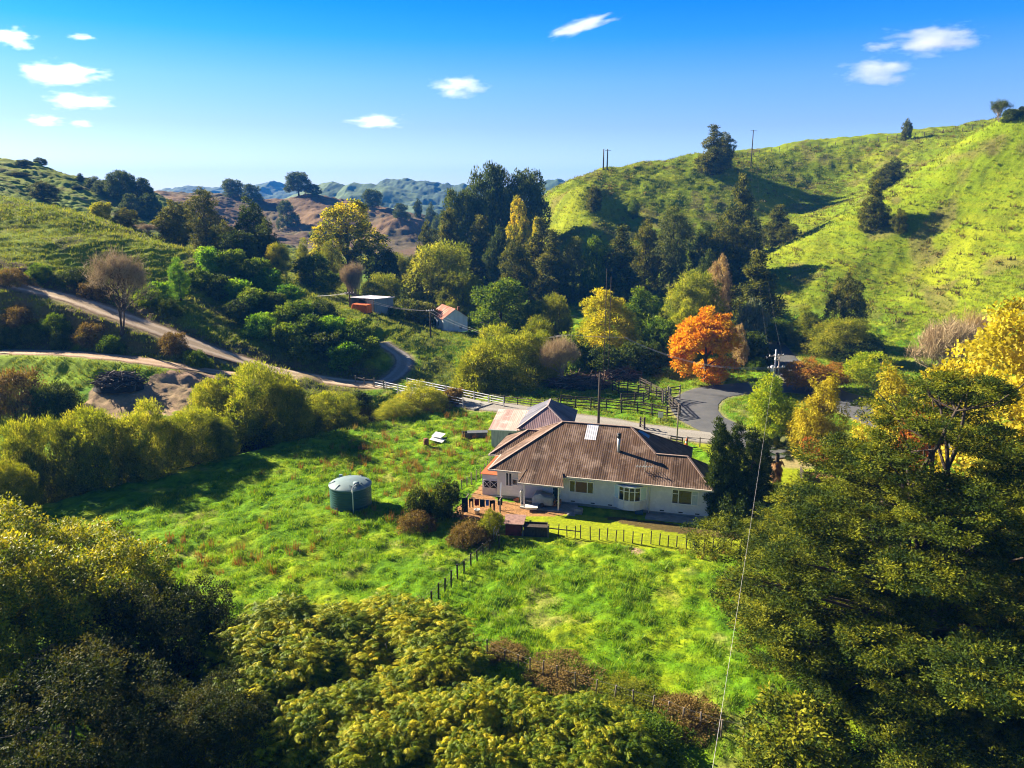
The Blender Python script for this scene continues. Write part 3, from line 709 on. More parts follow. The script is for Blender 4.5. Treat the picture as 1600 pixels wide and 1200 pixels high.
# ---- planting
def spot(px, Y, py=None):
    u = (px-800)/FPX; z = 0.
    for _ in range(4):
        d = Y*cp-(z-CAMZ)*sp; x = u*d; z = ground(x, Y)
    return x, Y, z, d
NPL = [0]
def plant(key, px, top, wpx, label, cat='tree', name='tree', by=None, Y=None, mat=None, group=None, rz=None, part='crown', tm=None, sink=.0):
    if by is not None:
        x, Y, z = hit2(px, by); d = Y*cp-(z-CAMZ)*sp
    else: x, Y, z, d = spot(px, Y)
    cm, tmh, h0, w0 = PROTO[key]; NPL[0] += 1
    H = max(.5, atY(px, top, Y)[2]-z); Wd = wpx/FPX*d
    r = empty(name, (x, Y, z-sink), rz if rz is not None else (NPL[0]*2.399) % 6.283)
    r.scale = (Wd/w0, Wd/w0, H/h0); tag(r, label, cat, group)
    for nm, mesh, mt in (('trunk', tmh, tm), (part, cm, mat)):
        o = bpy.data.objects.new(nm, mesh); link(o, r)
        if mt is not None:
            o.material_slots[0].link = 'OBJECT'; o.material_slots[0].material = mt
    return r
# ------------------------------------------------------------------ every tree and bush the photo shows
C = 'conifer'
# left far hill and its skyline
plant('con_b',60,246,24,'small dark round tree alone high on the skyline of the far left hill','tree','conifer',Y=300,mat=M_bluegr)
plant('con_d',37,249,28,'dark bushy tree near the top of the far left hill, below the lone skyline tree','tree','conifer',Y=285,mat=M_bluegr)
plant('con_d',30,268,38,'broad dark tree at the left edge on the far hill, above the spur crest','tree','conifer',Y=262)
plant('con_b',68,283,44,'dark olive tree in the dip between the grassy spur and far left hill','tree','conifer',Y=230)
plant('con_a',126,271,16,'small pointed conifer on the far left slope, left of the dark grove','tree','conifer',Y=290,mat=M_bluegr)
plant('con_b',118,290,22,'little bluish bush tree low on the shaded far left slope','tree','conifer',Y=270,mat=M_bluegr)
plant('con_d',147,276,34,'shadowy tree at the left end of the dark grove on the far hill','tree','conifer',Y=285,mat=M_bluegr)
plant('big_a',172,281,46,'rounded dark tree second from the left in the far hill grove','tree','native_tree',Y=280)
plant('big_b',192,267,44,'tallest dark tree of the grove on the far left hill','tree','native_tree',Y=275)
plant('big_a',222,279,40,'dark broad crown at the right of the far hill grove','tree','native_tree',Y=280)
plant('dense_a',236,303,32,'round dark bush under the right end of the far hill grove','tree','native_tree',Y=265,mat=M_bluegr)
plant('dense_b',205,303,30,'low bluish tree standing in front of the far hill grove','tree','native_tree',Y=262,mat=M_bluegr)
plant('shrub_a',160,316,34,'yellowish olive bush on the back edge of the grassy spur','bush','bush',Y=165,mat=M_willg)
plant('con_d',200,326,42,'dark squat conifer on the back edge of the spur, left of the big totara pair','tree','conifer',Y=166)
plant('bare_a',232,350,34,'grey bare tree on the spur edge beside a dark squat conifer','bare tree','bare_tree',Y=160)
# centre left dark group
plant('con_b',274,315,56,'dark totara at the left of the group behind the spur','tree','conifer',Y=164)
plant('tall_a',325,297,68,'tall olive tree in the middle of the dark group behind the spur','tree','native_tree',Y=172,mat=M_tot)
plant('con_d',352,348,52,'brownish olive tree at the front of the dark group behind the spur','tree','conifer',Y=160)
plant('con_b',392,312,62,'tall dark tree at the right of the group behind the spur','tree','conifer',Y=172,mat=M_darkg)
plant('con_d',418,346,56,'deep green tree sloping down at the right end of the spur group','tree','conifer',Y=165,mat=M_darkg)
plant('dense_a',372,362,60,'black green mass of leaves under the tall trees of the spur group','tree','native_tree',Y=158)
# brown hill
plant('dense_a',364,280,34,'round dark tree on the skyline of the brown hill, left of its close neighbour','tree','native_tree',Y=478,mat=M_bluegr)
plant('dense_b',394,288,34,'round dark tree on the brown hill skyline, right of its close neighbour','tree','native_tree',Y=470,mat=M_bluegr)
plant('big_b',467,269,40,'largest dark tree on top of the brown hill','tree','native_tree',Y=482)
plant('dense_a',490,288,26,'small dark tree tucked beside the largest tree of the brown hill','tree','native_tree',Y=486,mat=M_bluegr)
plant('dense_b',450,314,34,'round bush on the bare face of the brown hill, below its largest tree','tree','native_tree',Y=425,mat=M_bluegr)
plant('dense_a',582,296,32,'round dark tree on the brown hill crest above the golden poplar','tree','native_tree',Y=475,mat=M_darkg)
plant('dense_b',627,318,26,'bluish round bush on the brown slope right of the poplar top','tree','native_tree',Y=430,mat=M_bluegr)
plant('con_b',653,311,14,'small upright dark tree on the right shoulder of the brown hill','tree','conifer',Y=470,mat=M_darkg)
plant('con_d',674,319,24,'dark tree where the brown hill drops behind the valley conifers','tree','conifer',Y=440,mat=M_bluegr)
plant('dense_a',690,334,30,'blue green tree at the foot of the brown hill by the valley conifers','tree','native_tree',Y=400,mat=M_bluegr)
plant('dense_b',314,297,26,'dark treetop on the brown hill skyline behind the tall olive tree','tree','native_tree',Y=470,mat=M_bluegr)
# valley, left of the white shed
plant('poplar',547,315,118,'big poplar with a bright yellow crown in front of the brown hill','poplar','poplar',Y=190,rz=0)
plant('wmid_a',437,381,36,'slim yellow tipped tree at the right end of the spur bushes','tree','tree',Y=160,mat=M_popl)
plant('tall_b',478,373,30,'pale green young poplar left of the big yellow one','poplar','poplar',Y=178,mat=M_willg)
plant('tall_a',520,378,38,'pale leafy tree under the left side of the big yellow poplar','tree','tree',Y=180,mat=M_willg)
plant('dense_b',492,400,72,'spreading green tree behind the spur bushes, left of the bare brown tree','tree','tree',Y=165,mat=M_mid)
plant('bare_b',560,412,44,'bare greyish brown tree behind the open shed','bare tree','bare_tree',Y=168)
plant('dense_a',600,392,56,'dark round tree at the right foot of the big yellow poplar','tree','native_tree',Y=182,mat=M_darkg)
plant('wmid_b',622,397,54,'low rounded green willow behind the open shed','willow','willow_tree',Y=205,mat=M_willg)
plant('wmid_b',600,428,62,'olive willow bush directly behind the open shed roof','willow','willow_tree',Y=170)
plant('wmid_a',690,380,104,'big yellow green willow behind the white shed','willow','willow_tree',Y=178,mat=M_will)
plant('wmid_b',652,402,44,'small pale willow at the left edge of the big one behind the white shed','willow','willow_tree',Y=182,mat=M_willg)
plant('wmid_a',722,425,72,'dull green willow behind and right of the white shed','willow','willow_tree',Y=170,mat=M_willg)
plant('dense_b',782,438,102,'wide olive oak-like tree at the right of the white shed','tree','tree',Y=152,mat=M_mid)
plant('shrub_b',632,468,58,'grey green shrub between the open shed and the white shed','bush','bush',Y=150,mat=M_greyg)
plant('shrub_c',662,472,50,'grey bushy shrub at the left wall of the white shed','bush','bush',Y=151,mat=M_greyg)
plant('shrub_a',616,478,30,'dark little bush at the right end of the open shed','bush','bush',Y=143)
# central dark bush on the valley side
plant('big_a',766,260,78,'very tall bluish native tree at the back of the valley grove','tree','native_tree',Y=240)
plant('big_b',822,268,72,'tall dark native tree right of the tallest at the back of the grove','tree','native_tree',Y=236)
plant('big_a',722,300,66,'grey green tree at the left back of the valley grove','tree','native_tree',Y=240,mat=M_bluegr)
plant('con_a',702,330,56,'dark conifer sloping down at the left of the valley grove','tree','conifer',Y=215)
plant('con_d',672,352,46,'low dark conifer at the far left foot of the valley grove','tree','conifer',Y=212)
plant('con_a',752,340,60,'layered dark conifer under the tall native trees of the grove','tree','conifer',Y=212)
plant('con_b',780,356,44,'small deep green tree before the layered conifers of the grove','tree','conifer',Y=205,mat=M_darkg)
plant('poplar',810,309,44,'dark tree with a bright yellow top in the valley grove','tree','tree',Y=215,mat=M_popl)
plant('con_c',842,344,72,'dark tree with golden shoulders at the middle of the valley grove','tree','conifer',Y=190)
plant('goldr',836,344,26,'golden yellow tree top between the dark trees of the grove','tree','tree',Y=198)
plant('con_b',808,372,52,'dark olive tree hanging over the wide green tree by the white shed','tree','conifer',Y=180)
plant('con_c',862,362,58,'deep shaded conifer in the middle of the valley grove','tree','conifer',Y=184)
plant('tall_b',896,372,52,'grey green feathery tree at the right of the golden shouldered conifer','tree','native_tree',Y=186)
plant('dense_b',930,372,48,'mid green rounded tree between feathery and dark trees','tree','native_tree',Y=184,mat=M_mid)
plant('con_c',968,356,74,'wide dark totara above the golden tree with poles','tree','conifer',Y=184)
plant('con_b',1006,346,50,'dark totara left of the grey green tall tree','tree','conifer',Y=190)
plant('tall_a',1048,324,62,'tall grey green tree below the hill pasture','tree','native_tree',Y=188)
plant('con_b',1092,350,56,'dark tree between the grey green tree and the slender peak tree','tree','conifer',Y=190,mat=M_darkg)
plant('con_a',1153,276,58,'tall dark peaked conifer against the green hill','tree','conifer',Y=205)
plant('con_d',1124,345,70,'black green rounded totara below the tall peaked conifer','tree','conifer',Y=186)
plant('con_b',1160,348,52,'dark totara under the right side of the tall peaked conifer','tree','conifer',Y=184)
plant('con_a',1213,322,54,'dark conifer by the gully, right of the tall peaked one','tree','conifer',Y=212)
plant('con_d',1232,348,40,'dark tree at the gully edge against the lit hill','tree','conifer',Y=206)
plant('con_a',1178,396,92,'layered dark green conifer above the road','tree','conifer',Y=150)
plant('con_d',1102,396,56,'dark shaded tree above the orange maple','tree','conifer',Y=170,mat=M_darkg)
plant('airy',1120,402,44,'pale pinkish tree in front of the dark totaras','tree','tree',Y=156,mat=M_pinkish)
plant('wmid_b',1082,425,84,'yellow green willow behind the orange maple','willow','willow_tree',Y=145)
plant('goldr',1068,470,58,'smaller golden willow close behind the orange maple','willow','willow_tree',Y=130,mat=M_will)
plant('goldr',938,455,116,'large golden tree behind the tall twin poles','tree','tree',Y=132)
plant('lime',1000,452,84,'mid green tree between the golden tree and the maple','tree','tree',Y=140,mat=M_mid)
plant('dense_a',1035,500,60,'dark green bushy tree left of the orange maple','tree','tree',Y=126,mat=M_mid)
plant('wmid_a',868,462,52,'light green willow left of the large golden tree','willow','willow_tree',Y=150,mat=M_willg)
plant('dense_b',838,470,46,'green tree between the oak-like tree and the light willow','tree','tree',Y=152,mat=M_mid)
plant('wmid_b',842,498,66,'olive yellow willow bush above the bank willow by the bridge','willow','willow_tree',Y=126,mat=M_willg)
plant('shrub_c',898,520,60,'dark bush under the large golden tree','bush','bush',Y=120,mat=M_mid)
plant('shrub_b',945,540,70,'dark low bush above the brush heap by the stockyards','bush','bush',Y=117,mat=M_darkg)
plant('shrub_a',1000,535,64,'shaded bush between the brush heap and the maple','bush','bush',Y=119,mat=M_darkg)
plant('maple',1101,486,106,'bright orange maple above the stockyards','maple','maple_tree',by=596)
plant('shrub_b',1172,468,46,'pale silvery green shrub above the road, right of the maple','bush','bush',Y=140,mat=M_silver)
plant('shrub_a',1178,520,54,'dark shrub at the left edge of the road','bush','bush',Y=126,mat=M_darkg)
plant('shrub_c',1182,558,26,'small round bush beside the road pole','bush','bush',Y=120,mat=M_mid)
plant('airy',1152,508,30,'brownish twiggy bush at the right of the maple','bush','bush',Y=122,mat=M_pinkish)
plant('bare_b',878,528,62,'bare grey shrub beside the bank willow by the bridge','bare shrub','bare_shrub',Y=110,tm=bark_pale)
plant('wbank_a',782,516,136,'large yellow green willow on the bank beside the bridge','willow','willow_tree',Y=111)
plant('wbank_b',745,548,76,'pale silvery willow at the left end of the bank beside the bridge','willow','willow_tree',Y=110,mat=M_willg)
plant('wbank_c',830,520,84,'golden topped willow at the right of the bank beside the bridge','willow','willow_tree',Y=113)
# road side on the right
plant('wmid_b',1216,498,50,'green shrub at the left of the roadside row','bush','bush',Y=142,mat=M_mid)
plant('tall_b',1254,480,56,'upright yellow green bush in the roadside row','bush','bush',Y=136,mat=M_willg)
plant('wmid_a',1312,498,98,'large round green bush at the right of the roadside row','bush','bush',Y=130,mat=M_willg)
plant('dense_a',1352,520,62,'dark shaded bush behind the large round roadside bush','bush','bush',Y=131,mat=M_mid)
plant('con_d',1316,427,66,'dark conifer alone at the foot of the sunny hill','tree','conifer',Y=143)
plant('dense_b',1345,532,80,'dark undergrowth bush in the shade below the lone hill foot conifer','bush','bush',Y=126,mat=M_darkg)
# hillside trees on the right
plant('con_c',1112,197,58,'big dark conifer on the crest of the right hill','tree','conifer',by=274)
plant('con_b',1130,208,34,'lower dark half of the conifer pair on the hill crest, at its right','tree','conifer',by=262)
plant('con_b',1414,186,17,'small upright conifer alone on the right skyline','tree','conifer',by=218)
plant('bare_a',1561,156,30,'thin open tree on the skyline at the top right','tree','tree',by=192,mat=M_darkg)
plant('dense_a',1578,170,24,'dark bush on the skyline at the top right, beside the thin tree','bush','bush',by=190,mat=M_darkg)
plant('dense_b',1597,166,16,'dark shrub on the skyline at the right edge','bush','bush',by=180,mat=M_darkg)
plant('con_b',1396,248,40,'topmost dark tree in the gully line of the right hill','tree','conifer',by=292)
plant('con_d',1376,264,36,'dark tree second from the top in the gully line','tree','conifer',by=300)
plant('con_a',1362,284,42,'tall dark conifer at the middle of the gully line','tree','conifer',by=356)
plant('con_d',1404,326,28,'small round dark tree on the slope right of the gully line','tree','conifer',by=364)
plant('con_b',926,289,27,'small dark tree on the knoll of the right hill','tree','conifer',by=328)
plant('tall_b',989,307,19,'slim young tree alone on the green hillside','tree','tree',by=342,mat=M_mid)
# left bank bushes and scrub
plant('tall_b',283,403,34,'bright green young tree on the bank above the track','tree','tree',by=470,mat=M_fern)
plant('bare_a',190,395,78,'leafless brown tree beside the hill track','bare tree','bare_tree',by=520,tm=bark,mat=M_twig)
bank = [(248,440,40),(310,420,44),(332,386,50),(360,390,48),(345,430,46),(376,436,50),(400,404,46),(420,420,46),(395,450,56),(425,458,50),(448,446,48),(440,478,52),(470,470,50),(372,470,46),(405,490,52),(452,505,56),(486,492,52),(505,470,46),(520,494,50),(545,510,50),(560,500,44),(508,520,54),(540,535,52),(475,525,52),(572,528,44)]
for i, (px, tp, w) in enumerate(bank):
    plant('shrub_%s' % 'abc'[i % 3], px, tp, w, 'green scrub bush among the thicket on the bank above the hill track', 'bush', 'bush', by=tp+int(w*.72), mat=[M_fern, M_mid, M_fern, M_mid, M_darkg][i % 5] if i < 12 else [M_mid, M_darkg, M_fern, M_mid][i % 4], group='scrub bushes on the left bank')
low = [(20,420,54),(60,412,40),(120,418,60),(150,440,50),(230,452,46),(265,468,40),(30,478,50),(90,490,46),(60,505,44),(140,505,48),(175,525,40),(100,515,40),(270,520,42),(310,548,40),(20,510,44)]
for i, (px, tp, w) in enumerate(low):
    plant('bramble', px, tp, w, 'brownish scrub clump on the rough slope beside the hill track', 'bush', 'bush', by=tp+24, mat=[M_bramble, M_mid, M_darkg][i % 3], group='scrub clumps beside the track')
plant('bramble',30,580,100,'rusty bramble heap left of the brush pile','bramble','bramble_bush',by=640)
plant('bramble',90,598,70,'dark bramble mound on the pink bank edge','bramble','bramble_bush',by=642,mat=M_darkg)
# willows of the creek
plant('wbank_a',18,668,110,'willow at the left edge of the creek row','willow','willow_tree',Y=67,group='creek willows')
plant('wbank_b',88,655,104,'second willow from the left edge in the creek row','willow','willow_tree',Y=70,group='creek willows')
plant('wbank_c',160,640,118,'tall middle willow of the creek row with silvery upper leaves','willow','willow_tree',Y=71,group='creek willows')
plant('wbank_a',235,634,112,'willow right of the tall middle one in the creek row','willow','willow_tree',Y=74,group='creek willows')
plant('wbank_b',305,640,104,'rightmost willow of the low creek row, against the paddock','willow','willow_tree',Y=77,group='creek willows')
plant('wbank_c',345,655,60,'small willow leaning out of the right end of the creek row','willow','willow_tree',Y=78,group='creek willows')
plant('wbank_b',10,720,90,'shaded willow at the left edge below the creek row','willow','willow_tree',Y=62,mat=M_willg)
plant('wbank_a',410,570,148,'biggest creek willow, rounded and standing above the row','willow','willow_tree',Y=86)
plant('wbank_c',338,592,80,'willow at the left shoulder of the biggest creek willow','willow','willow_tree',Y=86)
plant('wbank_b',448,600,74,'willow in shade at the right shoulder of the biggest creek willow','willow','willow_tree',Y=85,mat=M_willg)
plant('wbank_c',524,614,98,'rounded olive willow bush between the biggest willow and the bridge','willow','willow_tree',Y=92)
plant('wbank_a',658,600,92,'bright yellow willow bush in front of the bridge','willow','willow_tree',Y=98)
plant('wbank_b',622,626,70,'low yellow willow bush at the left of the one before the bridge','willow','willow_tree',Y=94)
plant('shrub_a',708,606,36,'brown green bush at the near corner of the bridge','bush','bush',Y=100,mat=M_bramble)
plant('shrub_b',560,612,40,'dark green bush on the creek bank under the bridge end','bush','bush',Y=100,mat=M_darkg)
plant('shrub_c',446,668,34,'light green bush at the creek edge below the biggest willow','bush','bush',Y=84,mat=M_lime)
# paddock bushes
plant('shrub_a',692,754,56,'dense dark round bush beside the clothesline yard','bush','bush',by=806,mat=M_darkg)
plant('shrub_c',655,764,42,'small bushy tree left of the dense round bush','tree','tree',by=812,mat=M_darkg)
plant('airy',768,796,42,'loose yellow green shrub in front of the clothesline','bush','bush',by=838,mat=M_willg)
plant('bramble',736,820,70,'reddish weedy shrub below the clothesline yard','bush','bush',by=846,mat=M_bramble)
plant('bramble',650,800,62,'rusty brown weeds under the small bushy tree','bush','bush',by=824,mat=M_bramble)
# garden right of the house
plant('column',1116,656,42,'slender dark cypress touching the house corner','cypress','cypress',by=812)
plant('column',1142,662,42,'dark cypress second from the house corner','cypress','cypress',by=806)
plant('column',1168,672,46,'wide dark cypress at the right of the house cypress row','cypress','cypress',by=802)
plant('column',1186,680,40,'dark cypress beside the palm','cypress','cypress',by=790)
plant('shrub_b',1140,768,54,'green leafy shrub at the foot of the cypress row','bush','bush',by=822,mat=M_cyp)
plant('lime',1200,588,96,'lime green tree with layered branches beyond the palm','tree','tree',by=690)
plant('gcyp',1276,590,84,'golden cypress behind the small red tree','cypress','cypress',by=716)
plant('airy',1262,560,86,'orange and yellow smoke bush beyond the golden cypress','tree','tree',Y=106)
plant('airy',1300,566,62,'rusty smoke bush behind the golden cypress at its right','tree','tree',Y=108)
plant('airy',1362,552,90,'loose yellow green tree behind the golden tree tops on the right','tree','tree',Y=104,mat=M_lime)
plant('gcyp',1384,585,120,'golden olive tree top just above the big totara','tree','tree',Y=66,mat=M_gcyp)
plant('bare_b',1470,505,124,'large leafless brownish tree below the sunny hill','bare tree','bare_tree',Y=98)
plant('bare_a',1515,490,80,'leafless reddish tree behind the golden plane tree','bare tree','bare_tree',Y=110,mat=M_pinkish)
plant('umbrella',1272,688,62,'small red leaved umbrella shaped tree on the lawn','tree','tree',by=752)
plant('umbrella',1430,628,70,'orange red tree crown peeping over the big totara','tree','tree',Y=62)
plant('shrub_a',1218,756,50,'bushy plant at the foot of the palm','bush','bush',by=785,mat=M_darkg)
plant('plane',1612,452,330,'golden plane tree with large leaves at the right edge','plane tree','plane_tree',Y=58)
plant('plane',1560,760,240,'golden leaved tree half hidden behind the big totara','tree','plane_tree',Y=45,mat=M_plane)
# foreground
plant('totbig',1415,600,610,'huge spreading totara filling the right foreground','tree','conifer',Y=37.5,rz=.6)
plant('totbig',1600,905,330,'dark totara at the lower right edge behind the huge one','tree','conifer',Y=33,rz=2.2,mat=M_tot)
plant('con_d',1235,1090,190,'low totara branching at the bottom right by the wire','tree','conifer',Y=31,mat=M_totbig)
plant('broad_a',55,822,390,'big glossy leaved tree at the left edge of the foreground','tree','broadleaf_tree',Y=38)
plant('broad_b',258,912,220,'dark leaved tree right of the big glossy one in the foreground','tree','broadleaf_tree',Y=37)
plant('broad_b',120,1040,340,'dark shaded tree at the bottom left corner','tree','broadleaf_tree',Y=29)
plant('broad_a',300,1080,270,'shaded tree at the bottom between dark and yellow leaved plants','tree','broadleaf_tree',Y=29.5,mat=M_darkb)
plant("walnut_a",452,965,270,'yellowing walnut-like tree at the bottom, left of its pair','tree','walnut_tree',Y=37)
plant('walnut_b',625,975,270,'yellowing walnut-like tree with drooping leaves below the fence line','tree','walnut_tree',Y=37.5)
plant('walnut_b',420,1075,250,'lower yellowing walnut-like tree at the bottom, nearest the dark corner','tree','walnut_tree',Y=31.5)
plant('walnut_a',590,1090,250,'green brown walnut-like tree at the bottom centre','tree','walnut_tree',Y=31.5)
plant('walnut_b',760,1100,220,'walnut-like shrub at the bottom under the brambles','tree','walnut_tree',Y=31)
plant('walnut_a',905,1125,230,'green walnut-like shrub at the bottom right of centre','tree','walnut_tree',Y=30.5,mat=M_walnut)
plant('bramble',785,1028,80,'brown bramble at the left post of the bottom fence','bramble','bramble_bush',Y=41)
plant('bramble',880,1045,120,'largest brown bramble along the bottom fence','bramble','bramble_bush',Y=39)
plant('bramble',980,1075,110,'green brown bramble at the middle of the bottom fence','bramble','bramble_bush',Y=37,mat=M_willg)
plant('bramble',1070,1105,110,'brown bramble near the wire at the bottom fence','bramble','bramble_bush',Y=35)
plant('bramble',1010,1130,150,'dark green thicket below the bottom fence','bramble','bramble_bush',Y=33,mat=M_mid)
# ------------------------------------------------------------------ building materials
def roof_mat(name, c1, c2, c3, axis, rust=0.0, pitch=.20):
    m = bpy.data.materials.new(name); nt = nodes(m); L = nt.links.new
    out = N(nt,'ShaderNodeOutputMaterial'); b = N(nt,'ShaderNodeBsdfPrincipled',Roughness=.62); b.inputs['Specular IOR Level'].default_value = .12
    tc = N(nt,'ShaderNodeTexCoord'); mp = N(nt,'ShaderNodeMapping'); st = [.35,.35,.35]; st[axis] = 2.6; mp.inputs['Scale'].default_value = st
    L(tc.outputs['Object'], mp.inputs[0]); nz = N(nt,'ShaderNodeTexNoise',Scale=1.0,Detail=7,Roughness=.65); L(mp.outputs[0], nz.inputs[0])
    r = ramp(nt, [(.32,c1),(.5,c2),(.68,c3)]); L(nz.outputs[0], r.inputs[0])
    # each sheet weathers by itself
    sp_ = N(nt,'ShaderNodeSeparateXYZ'); L(tc.outputs['Object'], sp_.inputs[0])
    dv = N(nt,'ShaderNodeMath',operation='DIVIDE'); L(sp_.outputs[axis], dv.inputs[0]); dv.inputs[1].default_value = .78
    fl = N(nt,'ShaderNodeMath',operation='FLOOR'); L(dv.outputs[0], fl.inputs[0]); wn = N(nt,'ShaderNodeTexWhiteNoise',noise_dimensions='1D'); L(fl.outputs[0], wn.inputs['W'])
    r2 = ramp(nt, [(0,(.72,.72,.72)),(1,(1.25,1.22,1.2))]); L(wn.outputs['Value'], r2.inputs[0])
    col = mixc(nt, r.outputs[0], r2.outputs[0], 1.0, 'MULTIPLY')
    n3 = N(nt,'ShaderNodeTexNoise',Scale=.55,Detail=6,Roughness=.7); L(tc.outputs['Object'], n3.inputs[0])
    r3 = ramp(nt, [(.50,(0,0,0)),(.70,(1,1,1))]); L(n3.outputs[0], r3.inputs[0])
    col = mixc(nt, col, tuple(min(1,v*1.35+.03) for v in c3), r3.outputs[0]) if rust == 0 else mixc(nt, col, (.24,.085,.04), r3.outputs[0])
    L(col, b.inputs['Base Color'])
    wv = N(nt,'ShaderNodeTexWave',wave_type='BANDS',bands_direction='XYZ'[axis],Scale=.314/pitch*1.0); L(tc.outputs['Object'], wv.inputs[0])
    bp = N(nt,'ShaderNodeBump',Strength=.4,Distance=.03); L(wv.outputs['Fac'], bp.inputs['Height']); L(bp.outputs[0], b.inputs['Normal']); L(b.outputs[0], out.inputs[0]); return m
BR = ((.062,.034,.021),(.102,.062,.041),(.175,.115,.082))
roof_x = roof_mat('roof_brown_x', *BR, 0); roof_y = roof_mat('roof_brown_y', *BR, 1)
pur_x = roof_mat('roof_purple_x',(.17,.115,.125),(.22,.15,.16),(.27,.19,.20),0); pur_y = roof_mat('roof_slate_y',(.085,.085,.11),(.11,.11,.14),(.14,.14,.17),1)
pink_m = roof_mat('roof_pink',(.40,.24,.20),(.47,.31,.27),(.55,.40,.35),0); zinc_m = roof_mat('roof_zinc',(.50,.49,.54),(.58,.57,.62),(.66,.65,.70),0)
rust_m = roof_mat('roof_rusty',(.46,.36,.33),(.33,.085,.05),(.24,.06,.035),1,1.0)
redroof = pmat('roof_orange',(.55,.15,.055),(.46,.12,.045),2,.55)
white_b = pmat('weatherboard',(.74,.72,.70),(.64,.62,.60),1.2,.6,c3=(.70,.67,.64),bump=.05)
white_p = pmat('white_paint',(.80,.79,.77),(.74,.73,.71),3,.45)
aqua_p = pmat('aqua_trim',(.62,.75,.74),(.55,.70,.70),3,.45)
shed_w = pmat('shed_white',(.66,.70,.72),(.52,.55,.56),1.5,.7,stretch=(1,1,.3))
blue_w = pmat('blue_grey_iron',(.20,.27,.31),(.15,.21,.25),1.5,.6,stretch=(2,2,.4))
grey_b = pmat('grey_boards',(.42,.44,.43),(.26,.28,.28),3,.8,stretch=(4,4,.4))
glass = bpy.data.materials.new('glass'); nt = nodes(glass)
o_ = N(nt,'ShaderNodeOutputMaterial'); b_ = N(nt,'ShaderNodeBsdfPrincipled',Roughness=.06); b_.inputs['Base Color'].default_value = (.018,.022,.024,1); nt.links.new(b_.outputs[0], o_.inputs[0])
amber = pmat('amber_blind',(.16,.07,.025),(.11,.05,.02),3,.3); curtain = pmat('curtain',(.50,.55,.55),(.36,.42,.44),6,.7,stretch=(3,3,.3))
door_m = pmat('door_teal',(.02,.055,.075),(.015,.045,.06),3,.4)
dark_m = pmat('dark_interior',(.012,.012,.012),(.02,.018,.016),3,.9)
red_m = pmat('red_paint',(.30,.035,.025),(.16,.03,.02),3,.7)
orange_m = pmat('orange_paint',(.75,.16,.02),(.62,.12,.02),1.5,.5)
grey_tarp = pmat('grey_tarp',(.30,.34,.37),(.22,.26,.29),3,.5,bump=.5,bscale=8)
steel = pmat('galvanised',(.50,.51,.53),(.38,.39,.41),4,.45,.3)
steel_d = pmat('dark_steel',(.05,.05,.055),(.03,.03,.03),4,.6)
wire_m = pmat('wire',(.55,.52,.48),(.45,.42,.40),4,.5); wire_d = pmat('wire_dark',(.10,.10,.10),(.07,.07,.07),4,.6)
blue_m = pmat('blue_sheet',(.03,.20,.45),(.04,.24,.5),3,.5)
tank_m = pmat('tank_green',(.022,.075,.075),(.030,.095,.09),1.0,.45); tank_top = pmat('tank_top',(.20,.27,.28),(.16,.22,.23),1.0,.5)
rusty = pmat('rust',(.20,.07,.03),(.11,.045,.025),5,.9,bump=.3)

# ------------------------------------------------------------------ the farmhouse
HO = (-1.3, 66.2); HR = R(-15.5)
house = empty('farmhouse', (HO[0], HO[1], 0), HR)
tag(house, 'long white weatherboard farmhouse with a weathered brown iron hip roof', 'house')
def loc2w(a, b, z=0): return (HO[0]+a*math.cos(HR)-b*math.sin(HR), HO[1]+a*math.sin(HR)+b*math.cos(HR), z)
def fw(px, py, b=0.0):
    """pixel on the front wall plane -> (a, z)"""
    dx, dy, dz = ray(px, py); n = (-math.sin(HR), math.cos(HR)); t = ((HO[0]*n[0]+HO[1]*n[1])+b)/(dx*n[0]+dy*n[1])
    x, y = dx*t-HO[0], dy*t-HO[1]; return x*math.cos(HR)+y*math.sin(HR), CAMZ+dz*t
def boards(m, p, q, z0, z1, pitch=.21, proud=.045):
    """lapped boards from p to q (outward side is on the right of p->q)"""
    d = Vector((q[0]-p[0], q[1]-p[1])); d.normalize(); n = Vector((d.y, -d.x)); k = max(1, round((z1-z0)/pitch)); h = (z1-z0)/k
    for i in range(k):
        za = z0+i*h; zb = za+h; o = n*proud
        m.add([(p[0]+o.x,p[1]+o.y,za),(q[0]+o.x,q[1]+o.y,za),(q[0],q[1],zb),(p[0],p[1],zb),(p[0],p[1],za),(q[0],q[1],za)],[(0,1,2,3),(4,5,1,0)])
m = MB()
LEN = 18.95
for p, q in [((0,0),(LEN,0)),((LEN,0),(LEN,4.8)),((LEN,4.8),(16.5,4.8)),((16.5,4.8),(16.5,10)),((16.5,10),(0,10)),((0,10),(0,9.2)),((0,9.2),(-1.4,9.2)),((-1.4,9.2),(-1.4,4.3)),((-1.4,4.3),(0,4.3)),((0,4.3),(0,0))]: boards(m, p, q, .28, 2.93)
for a, b in ((LEN,0),(0,0),(LEN,4.8)): m.box((a,b,1.6),(.12,.12,2.6))
m.build('wall', white_b, house)
m = MB(); m.b2(.05,LEN-.05,.06,4.7,-.4,.30); m.b2(.05,16.4,4.7,9.9,-.4,.30); m.b2(-1.3,.0,4.4,9.1,-.4,.3); m.build('foundation', concrete, house)
for px, py in [(895,791),(926,794),(953,797),(1034,805),(1063,808),(1089,811)]:
    a, z = fw(px, py); v = MB(); v.b2(a-.18,a+.18,-.05,-.032,.36,.46); v.build('air_vent', steel_d, house)
